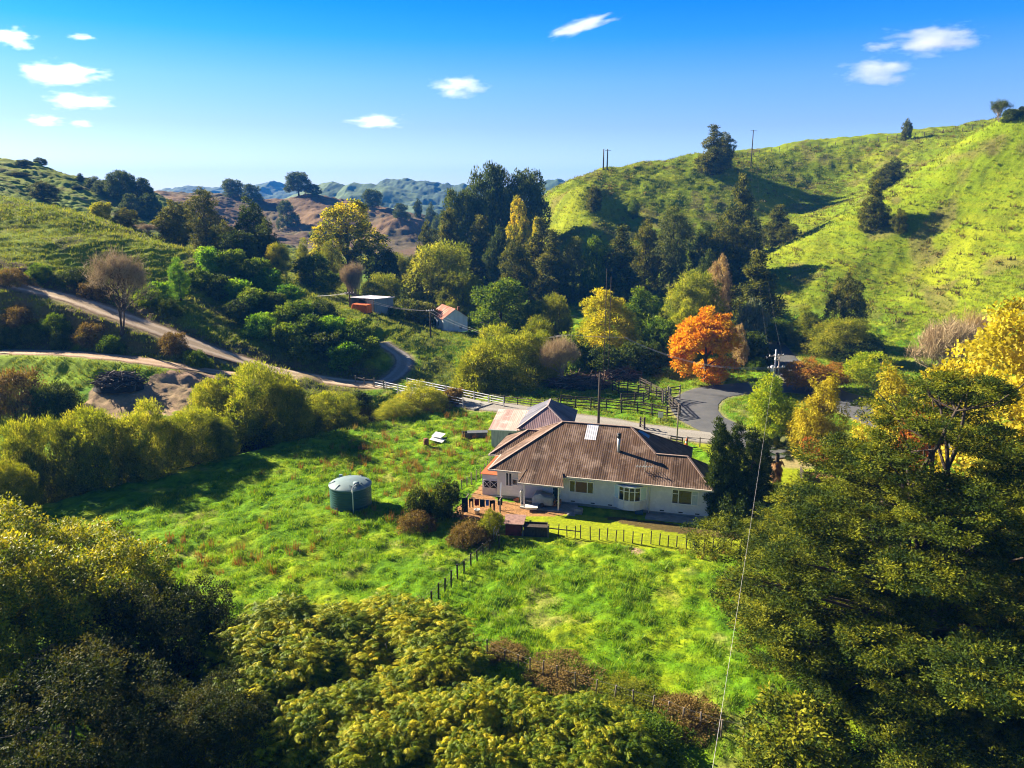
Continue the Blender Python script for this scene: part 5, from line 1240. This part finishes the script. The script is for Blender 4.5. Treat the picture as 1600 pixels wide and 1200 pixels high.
fence('bottom_fence', [hit2(*p)[:2] for p in [(740,1018),(762,1026),(788,1038),(810,1048),(828,1055),(847,1061),(872,1070),(900,1078),(930,1088),(960,1097),(991,1107),(1018,1115),(1043,1122),(1067,1134),(1095,1142),(1126,1153),(1162,1160)]], 'old post fence along the brambles at the bottom of the paddock', 'fence', 1.1, pw=.075, jit=.1, post_m=wood_grey)
cr = [(1150,246),(1200,238),(1270,230),(1350,223),(1400,218),(1470,209),(1535,200)]
fence('hilltop_fence', along(cr, 3.0), 'long fine fence along the crest of the right hill', 'fence', 1.5, wires=(.5,.9), pw=.16, wr=.02)
RL = (.22,.5,.78,.97)
def rfence(pix, label, step=2.2, h=1.5, **k): return fence('stockyard_fence', along(pix, step), label, 'fence', h, rails=RL, wires=(), pw=.16, rail_m=wood_dark, **k)
rfence([(876,634),(905,637),(937,639),(960,642),(985,644),(1004,646),(1022,650),(1043,654),(1062,651)],'long outer rail fence of the stockyards beside the driveway')
rfence([(970,633),(992,632),(1001,634),(1014,626),(1034,628)],'middle rail fence crossing inside the stockyards')
rfence([(957,610),(970,616),(986,615),(1005,619),(1014,620)],'rear left rail fence of the stockyards under the brush heap',1.8)
rfence([(1000,606),(1016,614),(1034,624)],'slanting rear rail fence leading into the stockyard race',1.6)
rfence([(1042,630),(1052,640),(1062,650)],'short pale rail fence at the right corner of the stockyards',1.6)
r = fence('stockyard_gate', along([(1036,631),(1041,629),(1046,627)],.6),'pale upright timber gate of the stockyard race','gate',2.1,rails=(.2,.4,.6,.8),wires=(),pw=.16,post_m=wood_grey,rail_m=wood_grey)
rfence([(1047,627),(1055,625),(1062,625)],'loading ramp rails at the top of the stockyard race',1.2,2.0,post_m=wood_grey)
fence('drive_fence', along([(768,628),(800,632),(840,638),(872,634)], 2.2), 'wooden rail fence from the bridge end along the gravel drive', 'fence', 1.1, rails=(.35,.65,.92), wires=(), pw=.13, rail_h=.09, rail_m=wood_grey)
fence('drive_gate', along([(1000,668),(1007,672)],1.0),'dark gatepost with boards beside the drive behind the roof ridge','gate',1.5,rails=(.3,.6,.85),wires=(),pw=.2)
fence('yard_gate', along([(1047,698),(1066,701)],1.7),'wooden barred gate behind the right hip of the farmhouse roof','gate',1.25,rails=(.15,.36,.57,.78,.97),wires=(),pw=.12,rail_h=.11)
fence('garden_fence', along([(1074,697),(1088,698),(1103,699),(1130,705)],1.4),'low dark post fence by the traffic cone and cypress','fence',1.15,rails=(.9,),wires=(.5,),pw=.10,rail_h=.06)
fence('wire_gate', along([(772,846),(777,834),(782,820)],1.3),'pale tilted netting gate beside the red hutch','gate',1.1,rails=(.15,.55,.95),wires=(.3,.75),pw=.06,rail_h=.05,post_m=steel,rail_m=steel)
fence('creek_fence', along([(556,600),(575,604),(600,607)],1.6),'weathered fence posts at the left end of the bridge','fence',1.3,rails=(.8,),wires=(.4,),pw=.16,post_m=wood_grey,rail_m=wood_grey)
# traffic cone
x_, y_, z_ = hit2(1072,697); cn = empty('traffic_cone',(x_,y_,z_)); tag(cn,'orange and white traffic cone on the grass beside the driveway','traffic cone')
s = MB(); s.box((0,0,.04),(.5,.5,.08)); s.build('base', orange_m, cn); s = MB(); s.lathe([(.20,.08),(.135,.38)],n=16); s.lathe([(.10,.58),(.045,.9),(0,.9)],n=16); s.build('body', orange_m, cn, True); s = MB(); s.lathe([(.135,.38),(.10,.58)],n=16); s.build('band', white_p, cn, True)
# notice board on the stockyard fence
x_, y_, z_ = hit2(1032,657); sg = empty('sign', (x_,y_,z_), R(-8)); tag(sg,'small pale blank sign standing before the stockyard fence','sign'); s = MB(); s.b2(-.3,.3,-.03,.0,.35,1.1); s.build('panel', white_p, sg); s = MB(); s.b2(-.05,.05,.0,.06,-.2,1.1); s.build('post', wood_dark, sg)

# ------------------------------------------------------------------ poles and lines
def pole(px, top, by=None, Y=None, label='', r=.14, arms=(), lean=0, mat=wood_dark, name='power_pole', ins=True, rz_=0.3):
    if by: x, y, z = hit2(px,by)
    else: x, y, z, _ = spot(px,Y)
    H = atY(px,top,y)[2]-z; e = empty(name,(x,y,z),rz_); tag(e,label,'power pole')
    s = MB(); s.tube([(0,0,-.5),(0,0,H*.5),(lean,0,H)],[r,r*.85,r*.65],9); s.build('shaft', mat, e, True)
    for dz, w_ in arms:
        s = MB(); s.bar((-w_/2,-r,H-dz),(w_/2,-r,H-dz),.10,.12); am = s.build('crossarm', wood_grey, e)
        if ins:
            for k in range(4):
                xk = (-.46+.306*k)*w_; q = MB(); q.lathe([(.0,0),(.06,0),(.075,.08),(.045,.12),(.06,.18),(0,.2)], c=(xk,-r,H-dz+.06), n=8); q.build('insulator', white_p, am)
    return Vector((x,y,z+H)), e
pA,_ = pole(935,583,by=664,label='tall plain dark pole rising behind the farmhouse roof patch',r=.17)
pB,_ = pole(1057,632,by=697,label='thin grey pole at the right corner of the stockyards',r=.09,mat=wood_grey)
pC,_ = pole(547,456,Y=138,label='brown power pole at the left corner of the open shed',r=.17,arms=((.25,1.6),))
pD,_ = pole(673,484,by=528,label='slim power pole on the grass in front of the white shed',r=.13,arms=((.2,1.4),))
pX,_ = pole(943,420,Y=112,label='left one of two very tall thin poles before the golden tree',r=.055,mat=wood_dark)
pX2,_ = pole(950,432,Y=112.2,label='right one of two very tall thin poles before the golden tree',r=.055,mat=wood_dark)
pE,_ = pole(1207,546,by=618,label='road pole with two crossarms and transformers',r=.16,arms=((.9,2.4),(2.6,2.6)),mat=steel)
pE2,_ = pole(1213,558,by=620,label='second shorter pole close beside the crossarmed road pole',r=.14,arms=((1.5,1.8),),mat=wood_grey)
pG,_ = pole(1173,203,by=262,label='single pole with a short crossarm on the right hill skyline',r=.22,arms=((.3,2.6),),ins=False)
pH,_ = pole(942.5,233,by=266,label='left pole of the pair on the hill crest',r=.26,ins=False)
pI,_ = pole(948.5,233,by=266,label='right pole of the pair on the hill crest, with short crossarm',r=.26,arms=((.5,2.2),),ins=False)
tr = MB(); tr.lathe([(0,0),(.28,0),(.30,.1),(.30,.8),(.22,.9),(0,.9)], n=14); o = tr.build('transformer', steel, None, True); o.location = pE+Vector((-.45,-.35,-3.1)); tag(o,'grey transformer can hung on the crossarmed road pole','transformer')
def wires(a, b, sag, offs, label, r=.012, mat=wire_m, n=24):
    s = MB(); a = Vector(a); b = Vector(b)
    for o in offs:
        o = Vector(o); s.tube([a.lerp(b,i/n)+o-Vector((0,0,sag*4*(i/n)*(1-i/n)))-a for i in range(n+1)], r, 4)
    return tag(s.build('power_line', mat, None, False, 0, a), label, 'power line')
two = [(-.5,0,0),(.5,0,0)]; three = [(0,-.6,0),(0,0,0),(0,.6,0)]
X = Vector(atY(976,527,112)); L0 = Vector(atY(430,458,150))
wires(L0, pC-Vector((0,0,.2)), .6, two, 'pale lines running left from the pole at the open shed')
wires(pC-Vector((0,0,.2)), pD-Vector((0,0,.1)), .9, two, 'pale lines sagging from the open shed pole to the white shed pole')
wires(pD-Vector((0,0,.1)), Vector(atY(885,523,112.5)), 2.2, two, 'pale lines from the white shed pole past the bank willows')
wires(Vector(atY(885,523,112.5)), X, .1, two, 'short bright span of line across the large golden tree', .014)
wires(X, pE-Vector((0,0,2.6)), 1.6, three, 'three pale lines crossing before the orange maple')
wires(pE-Vector((0,0,.9)), pG-Vector((0,0,.3)), 7, [(-.9,0,0),(.9,0,0)], 'two thin dark lines climbing from the road pole to the skyline pole', .006, wire_d)
wires(pE-Vector((0,0,.4)), Vector(atY(1104,1260,13)), .9, [(0,0,0)], 'single pale wire crossing before the big totara at the bottom', .0042, wire_m, 40)

# ------------------------------------------------------------------ heaps and odds and ends
def brush(px, by, wpx, hh, label, n, seed, mats, name='brush_pile'):
    x, y, z = hit2(px,by); d = y*cp-(z-CAMZ)*sp; Rr = wpx/FPX*d/2; g = random.Random(seed); e = empty(name,(x,y,z)); tag(e,label,'brush pile')
    for nm, m_, cnt, th_ in (('branch',mats[0],n,.045),('pale_branch',mats[1],n//7,.065)):
        s = MB()
        for _ in range(cnt):
            a = g.uniform(0,6.28); q = Rr*math.sqrt(g.random())*.85; zc = hh*(1-(q/Rr)**2)*g.uniform(.5,1.05); c = Vector((q*math.cos(a),q*math.sin(a)*.7,zc)); b = g.uniform(0,6.28)
            L_ = g.uniform(.5,1.7)*Rr*.45; dv = Vector((math.cos(b),math.sin(b),g.uniform(-.45,.35)))*L_*.5
            s.tube([c-dv, c+Vector((g.uniform(-.1,.1),g.uniform(-.1,.1),g.uniform(0,.15))), c+dv],[th_,th_*.8,th_*.35],4,False)
        s.build(nm, m_, e)
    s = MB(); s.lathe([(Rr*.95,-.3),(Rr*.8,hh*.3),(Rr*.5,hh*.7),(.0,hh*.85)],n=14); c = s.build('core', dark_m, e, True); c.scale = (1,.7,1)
brush(186,604,84,1.9,'big dark heap of cut branches on the left flat',420,1,(pmat('dead_branch',(.10,.075,.06),(.05,.04,.034),6,.9),bark_pale))
brush(905,602,110,1.6,'brown heap of dead branches behind the stockyards',380,2,(pmat('dead_brown',(.20,.115,.065),(.10,.06,.04),6,.9),bark_pale))
brush(965,590,80,1.7,'reddish brown brush heap left of the orange maple',260,3,(pmat('dead_red',(.22,.12,.07),(.12,.07,.045),6,.9),bark_pale))
x_,y_,z_ = hit2(684,690); sc2 = empty('scrap_sheets',(x_,y_,z_),R(-20)); tag(sc2,'white crumpled scrap sheets lying in the upper paddock','scrap metal')
s = MB(); s.slab([(-.9,-.3,.25),(.8,-.6,.15),(.9,.2,.30),(-.8,.5,.45)],.04); s.build('sheet', white_p, sc2); s = MB(); s.slab([(-.9,.2,.50),(.4,.0,.52),(.6,.9,.75),(-.7,1.0,.85)],.04); s.build('sheet', white_p, sc2); s = MB(); s.bar((-.8,.6,.1),(.9,.6,.35),.15,.15); s.build('beam', steel_d, sc2)
x_,y_,z_ = hit2(666,697); s = MB(); s.lathe([(0,0),(.3,0),(.3,.28),(.315,.3),(.3,.32),(.3,.6),(.315,.62),(.3,.64),(.3,.88),(0,.86)],n=18); o = s.build('oil_drum', rusty, None, True); o.location = (x_,y_,z_); tag(o,'small rusty drum standing in the upper paddock','drum')
x_,y_,z_ = hit2(742,682); tr_ = empty('feed_trough',(x_,y_,z_),R(6)); tag(tr_,'long dark trough lying in grass left of the garage','trough')
s = MB(); s.b2(-1.5,1.4,-.45,-.38,0,.55); s.b2(-1.5,1.4,.38,.45,0,.55); s.b2(-1.5,-1.43,-.38,.38,0,.55); s.b2(1.33,1.4,-.38,.38,0,.55); s.b2(-1.43,1.33,-.38,.38,.1,.15); s.build('body', steel_d, tr_); s = MB(); s.b2(-.9,1.5,-.5,.5,.56,.60); s.build('cover', pmat('trough_cover',(.12,.13,.15),(.08,.085,.10),4,.6), tr_)
# raised bed under the small red tree
x_,y_,z_ = hit2(1278,748); gb = empty('garden_bed',(x_,y_,z_),R(-10)); tag(gb,'timber edged garden bed with brown soil under the red tree','garden bed')
s = MB(); s.b2(-1.6,1.6,-.9,-.82,-.1,.35); s.b2(-1.6,1.6,.82,.9,-.1,.35); s.b2(-1.6,-1.52,-.82,.82,-.1,.9); s.b2(1.52,1.6,-.82,.82,-.1,.35); s.build('edging', wood_dark, gb); s = MB(); s.b2(-1.51,1.51,-.81,.81,-.1,.27); s.build('soil', pmat('soil',(.22,.09,.04),(.13,.06,.03),4,.95,bump=.4), gb)

# ------------------------------------------------------------------ palm
x_,y_,z_ = hit2(1210,768); dd_ = y_*cp-z_*sp+CAMZ*sp; PH = atY(1210,708,y_)[2]-z_
pm_ = empty('palm_tree',(x_,y_,z_)); tag(pm_,'palm with a thick skirt of dead brown fronds on the garden lawn','palm')
s = MB(); s.tube([(0,0,-.3),(.05,0,PH*.35),(.0,.05,PH*.7),(0,0,PH)],[.36,.26,.22,.20],10); s.build('trunk', bark, pm_, True)
def fans(n, z0, z1, el0, el1, L_, seed, mat, nm, fan=14):
    g = np.random.default_rng(seed); V = []; tt = []
    for _ in range(n):
        az = g.random()*6.283; el = g.uniform(el0,el1); z = g.uniform(z0,z1); d = np.array([math.cos(az)*math.cos(el),math.sin(az)*math.cos(el),math.sin(el)]); s_ = np.array([-math.sin(az),math.cos(az),0]); u_ = np.cross(s_,d); b = np.array([0,0,z])+d*L_*.5; t0 = g.random()
        for k in range(fan):
            an = (k/(fan-1)-.5)*2.6; dr_ = d*math.cos(an)+s_*math.sin(an); ln = L_*.55*(1-.25*abs(an)); pd_ = -d*math.sin(an)+s_*math.cos(an); e = b+dr_*ln-np.array([0,0,.22*ln]); m_ = b+dr_*ln*.5
            V += [b, m_+pd_*.05, e, m_-pd_*.05]; tt.append(min(1,max(0,t0+g.normal()*.1)))
    me = np_mesh(nm, np.array(V), np.arange(len(V)).reshape(-1,4)); attr_f(me,'tint',tt); me.materials.append(mat); link(bpy.data.objects.new(nm, me), pm_)
fans(46,PH-.1,PH+.35,-.35,1.2,1.75,1,M_palm,'crown'); fans(60,PH*.50,PH*.95,-1.45,-.9,1.2,2,M_skirt,'dead_fronds')
# ------------------------------------------------------------------ grass and weeds
def gz_at(x, y):
    z = H1(x, y); z, near = road_blend(x, y, z); return z+bumps(x, y, z, near), near, z
def blades(name, x, y, z, nb, h, w, spread, mat, seed, lean=.5, hvar=None):
    g = np.random.default_rng(seed); n = len(x); m = n*nb; i = np.repeat(np.arange(n), nb)
    hv = (h*(.5+g.random(n)) if hvar is None else h*hvar)[i]*(.6+.8*g.random(m))
    bx = x[i]+g.normal(size=m)*spread; by = y[i]+g.normal(size=m)*spread
    a = g.random(m)*6.283; l = hv*lean*(.3+g.random(m)); ww = w*(.6+.8*g.random(m))
    dx, dy = np.cos(a), np.sin(a); b = np.stack([bx,by,z[i]-.05],1); sd = np.stack([-dy,dx,0*dx],1)*ww[:,None]/2
    tip = b+np.stack([dx*l, dy*l, hv+.05],1)
    V = np.stack([b-sd, b+sd, tip],1).reshape(-1,3)
    me = np_mesh(name, V, np.arange(m*3).reshape(-1,3)); 
    ct = g.random(n); attr_f(me, 'tint', np.clip(ct[i]*.7+.3*g.random(m),0,1)); me.materials.append(mat)
    return tag(link(bpy.data.objects.new(name, me)), kind='stuff')
M_grass = leafmat('grass', [(.05,.13,.005),(.12,.25,.006),(.20,.34,.008),(.34,.38,.03)], .4, (1.3,1.25,.6), .6, .2)
M_hillg = leafmat('hill_grass', [(.09,.14,.006),(.16,.22,.008),(.23,.26,.014),(.33,.29,.07)], .35, (1.3,1.2,.6), .7, .2)
M_tuss = leafmat('tussock', [(.05,.05,.012),(.12,.10,.02),(.20,.145,.035),(.07,.10,.01)], .25)
M_weed = leafmat('weeds', [(.16,.07,.025),(.28,.13,.045),(.24,.19,.05),(.12,.16,.03)], .25)
g_ = np.random.default_rng(77)
def scatter(n, x0, x1, y0, y1, test):
    x = g_.uniform(x0,x1,n); y = g_.uniform(y0,y1,n); k = test(x,y); return x[k], y[k]
def pad(x, y):
    xx, yy = warp(x, y, .8); a = inside(xx,yy,Z_PADDOCK) & ~inside(x,y,Z_YARD) & ~inside(x,y,Z_LAWN) & ~inside(x,y,Z_FLOWER)
    hx = (x+1.3)*math.cos(R(15.5))-(y-66.2)*math.sin(R(15.5)); hy = (x+1.3)*math.sin(R(15.5))+(y-66.2)*math.cos(R(15.5))
    return a & ~((hx > -2.2) & (hx < 20) & (hy > -2) & (hy < 12)) & (g_.random(len(x)) < .35+.65*sstep(.35,.6,fbm(x*.9,y*.9,2,63)))
x, y = scatter(135000, -45, 32, 28, 100, pad); z, nr_, _ = gz_at(x, y); k = nr_ > .4; x,y,z = x[k],y[k],z[k]
hv = .35+1.1*sstep(.4,.7,fbm(x*.7,y*.7,2,63))
blades('grass', x, y, z, 8, .20, .055, .13, M_grass, 1, .8, hv)
# rough grass in the flats behind and on the slopes
def rough(x, y): return ~inside(x,y,Z_BANKD) & ~inside(x,y,Z_YARD) & ~inside(x,y,Z_PADDOCK) & ~inside(x,y,Z_LAWN) & ~inside(x,y,Z_YARD) & ~inside(x,y,Z_LAWN2) & (np.abs(x)/np.maximum(y,1) < .75)
x, y = scatter(60000, -110, 110, 82, 150, rough); z, nr_, _ = gz_at(x, y); k = nr_ > .6; x,y,z = x[k],y[k],z[k]
blades('grass', x, y, z, 6, .26, .09, .25, M_hillg, 2, .8)
x, y = scatter(60000, -110, 175, 140, 300, lambda x,y: (np.abs(x)/y < .72)); z, nr_, z0 = gz_at(x, y); k = z0 > 1.5; x,y,z = x[k],y[k],z[k]
blades('grass', x, y, z, 6, .35, .16, .4, M_hillg, 3, .8)
# dark tussocks and fern clumps on the sunny hill
x, y = scatter(2600, 15, 185, 138, 300, lambda x,y: (np.abs(x)/y < .72) & (fbm(x*.07,y*.07,3,31) > .5)); z, nr_, z0 = gz_at(x, y); k = z0 > 2.5; x,y,z = x[k],y[k],z[k]
blades('tussock', x, y, z, 16, .55, .22, .45, M_tuss, 5, .9)
# rusty dock stalks
wx = []; wy = []
for px, py, r, n in [(600,720,4,26),(660,730,4,24),(700,720,4,22),(560,700,5,18),(640,760,4,16),(500,740,5,14),(420,860,4,16),(330,860,4,12),(720,690,4,20),(610,680,5,20),(280,880,3,8),(740,660,4,16),(520,780,4,12),(640,790,2.5,16),(480,850,4,10),(700,830,3,14),(690,640,5,26),(1105,870,2,6)]:
    cx, cy, _ = hit(px, py); wx.append(cx+g_.normal(size=n)*r*.6); wy.append(cy+g_.normal(size=n)*r*.6)
x = np.concatenate(wx); y = np.concatenate(wy); z, _, _ = gz_at(x, y)
tag(blades('weeds', x, y, z, 22, .55, .05, .16, M_weed, 4, .45), kind='stuff')

# ------------------------------------------------------------------ light, sky, air
SUN_EL, SUN_AZ = R(28), R(150)      # azimuth counter-clockwise from +X : the sun stands left, beyond the house
sd = Vector((math.cos(SUN_EL)*math.cos(SUN_AZ), math.cos(SUN_EL)*math.sin(SUN_AZ), math.sin(SUN_EL)))
sl = bpy.data.lights.new('sun', 'SUN'); sl.energy = 5.0; sl.angle = R(.5); sl.color = (1.0,.88,.68)
so = bpy.data.objects.new('sun', sl); COL.objects.link(so); so.rotation_euler = sd.to_track_quat('Z','Y').to_euler()
w = bpy.data.worlds.new('World'); scene.world = w; w.use_nodes = True; nt = w.node_tree; nt.nodes.clear(); L = nt.links.new
wo = N(nt,'ShaderNodeOutputWorld'); bg = N(nt,'ShaderNodeBackground'); bg.inputs[1].default_value = .0565
sk = N(nt,'ShaderNodeTexSky'); sk.sky_type = 'NISHITA'; sk.sun_disc = False; sk.sun_elevation = SUN_EL; sk.sun_rotation = R(-60)
sk.air_density = 1.0; sk.dust_density = .3; sk.ozone_density = 2.5; sk.altitude = 200
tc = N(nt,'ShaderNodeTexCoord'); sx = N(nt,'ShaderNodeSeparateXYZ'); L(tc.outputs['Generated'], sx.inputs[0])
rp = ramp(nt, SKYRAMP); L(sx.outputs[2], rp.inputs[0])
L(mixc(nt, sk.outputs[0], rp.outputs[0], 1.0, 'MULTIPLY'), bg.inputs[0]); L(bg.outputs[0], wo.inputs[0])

# small fair-weather clouds, kilometres away, above the air box
cm = bpy.data.materials.new('cloud'); nt = nodes(cm); L = nt.links.new
out = N(nt,'ShaderNodeOutputMaterial'); pv = N(nt,'ShaderNodeVolumePrincipled'); pv.inputs['Color'].default_value = (1,1,1,1); pv.inputs['Anisotropy'].default_value = .5
tc = N(nt,'ShaderNodeTexCoord'); ln = N(nt,'ShaderNodeVectorMath',operation='LENGTH'); L(tc.outputs['Object'], ln.inputs[0])
oi = N(nt,'ShaderNodeObjectInfo'); av = N(nt,'ShaderNodeVectorMath',operation='MULTIPLY_ADD')
L(oi.outputs['Random'], av.inputs[0]); av.inputs[1].default_value = (37,19,53); L(tc.outputs['Object'], av.inputs[2])
nz = N(nt,'ShaderNodeTexNoise',Scale=2.3,Detail=7,Roughness=.62); L(av.outputs[0], nz.inputs[0])
m1 = N(nt,'ShaderNodeMath',operation='MULTIPLY_ADD'); L(ln.outputs['Value'], m1.inputs[0]); m1.inputs[1].default_value = -1.0; m1.inputs[2].default_value = -.28
m2 = N(nt,'ShaderNodeMath',operation='MULTIPLY_ADD'); L(nz.outputs[0], m2.inputs[0]); m2.inputs[1].default_value = 1.95; L(m1.outputs[0], m2.inputs[2])
m3 = N(nt,'ShaderNodeMapRange'); L(m2.outputs[0], m3.inputs[0]); m3.inputs[1].default_value = .12; m3.inputs[2].default_value = .80; m3.inputs[3].default_value = 0; m3.inputs[4].default_value = .014
L(m3.outputs[0], pv.inputs['Density']); L(pv.outputs[0], out.inputs['Volume'])
cb = MB()
def ico():
    import bmesh
    bm = bmesh.new(); bmesh.ops.create_icosphere(bm, subdivisions=3, radius=1.0); me = bpy.data.meshes.new('cloud'); bm.to_mesh(me); bm.free(); me.materials.append(cm); return me
cmesh = ico()
for px, py, w_, h_, lab in [(14,57,56,26,'white cloud cut by the left edge, highest on the left'),(34,71,34,15,'small puff just under the cloud at the top left edge'),
    (98,115,106,34,'largest white cloud on the left side of the sky'),(124,158,88,24,'flat cloud directly below the largest one on the left'),
    (68,188,52,16,'faint small cloud lowest at the left'),(128,193,34,12,'faintest wisp right of the lowest left cloud'),
    (716,136,78,30,'small white cloud alone in the middle of the sky'),(590,190,76,22,'low small cloud left of the middle one'),
    (908,41,92,20,'slanted wispy cloud high above the middle'),(1458,63,124,40,'largest cloud at the upper right'),(1375,73,50,14,'thin wisp left of the largest upper right cloud'),
    (1370,112,96,36,'rounded cloud under the largest upper right one'),(128,58,36,10,'faint streak near the top left corner')]:
    p = atY(px, py, 3600); s = 3600/FPX*1.05
    o = bpy.data.objects.new('cloud', cmesh); link(o); o.location = p; o.scale = (w_*.80*s, w_*.5*s, h_*.74*s)
    if 'slanted' in lab: o.rotation_euler = (0, -R(14), 0)
    tag(o, lab, 'cloud', 'small clouds in the blue sky')
# air
hb = MB(); hb.b2(-2600, 2600, -100, 4200, -26, 175); hz = bpy.data.materials.new('haze'); nt = nodes(hz)
out = N(nt,'ShaderNodeOutputMaterial'); pv = N(nt,'ShaderNodeVolumePrincipled'); pv.inputs['Color'].default_value = (*HAZE_C,1); pv.inputs['Density'].default_value = HAZE_D; pv.inputs['Anisotropy'].default_value = .0
nt.links.new(pv.outputs[0], out.inputs['Volume'])
tag(hb.build('haze', hz), kind='stuff')

# ------------------------------------------------------------------ render look
scene.view_settings.view_transform = 'Standard'; scene.view_settings.look = 'None'; scene.view_settings.gamma = 1.0
scene.view_settings.exposure = EXPO; scene.view_settings.use_curve_mapping = False
cy = scene.cycles
cy.max_bounces = 6; cy.diffuse_bounces = 3; cy.glossy_bounces = 2; cy.transmission_bounces = 3; cy.transparent_max_bounces = 6; cy.volume_bounces = 3
cy.volume_step_rate = 1.0; cy.volume_max_steps = 256; cy.use_denoising = True; cy.pixel_filter_type = 'BLACKMAN_HARRIS'; cy.filter_width = 1.1
cy.caustics_reflective = False; cy.caustics_refractive = False
cy.sample_clamp_indirect = 6
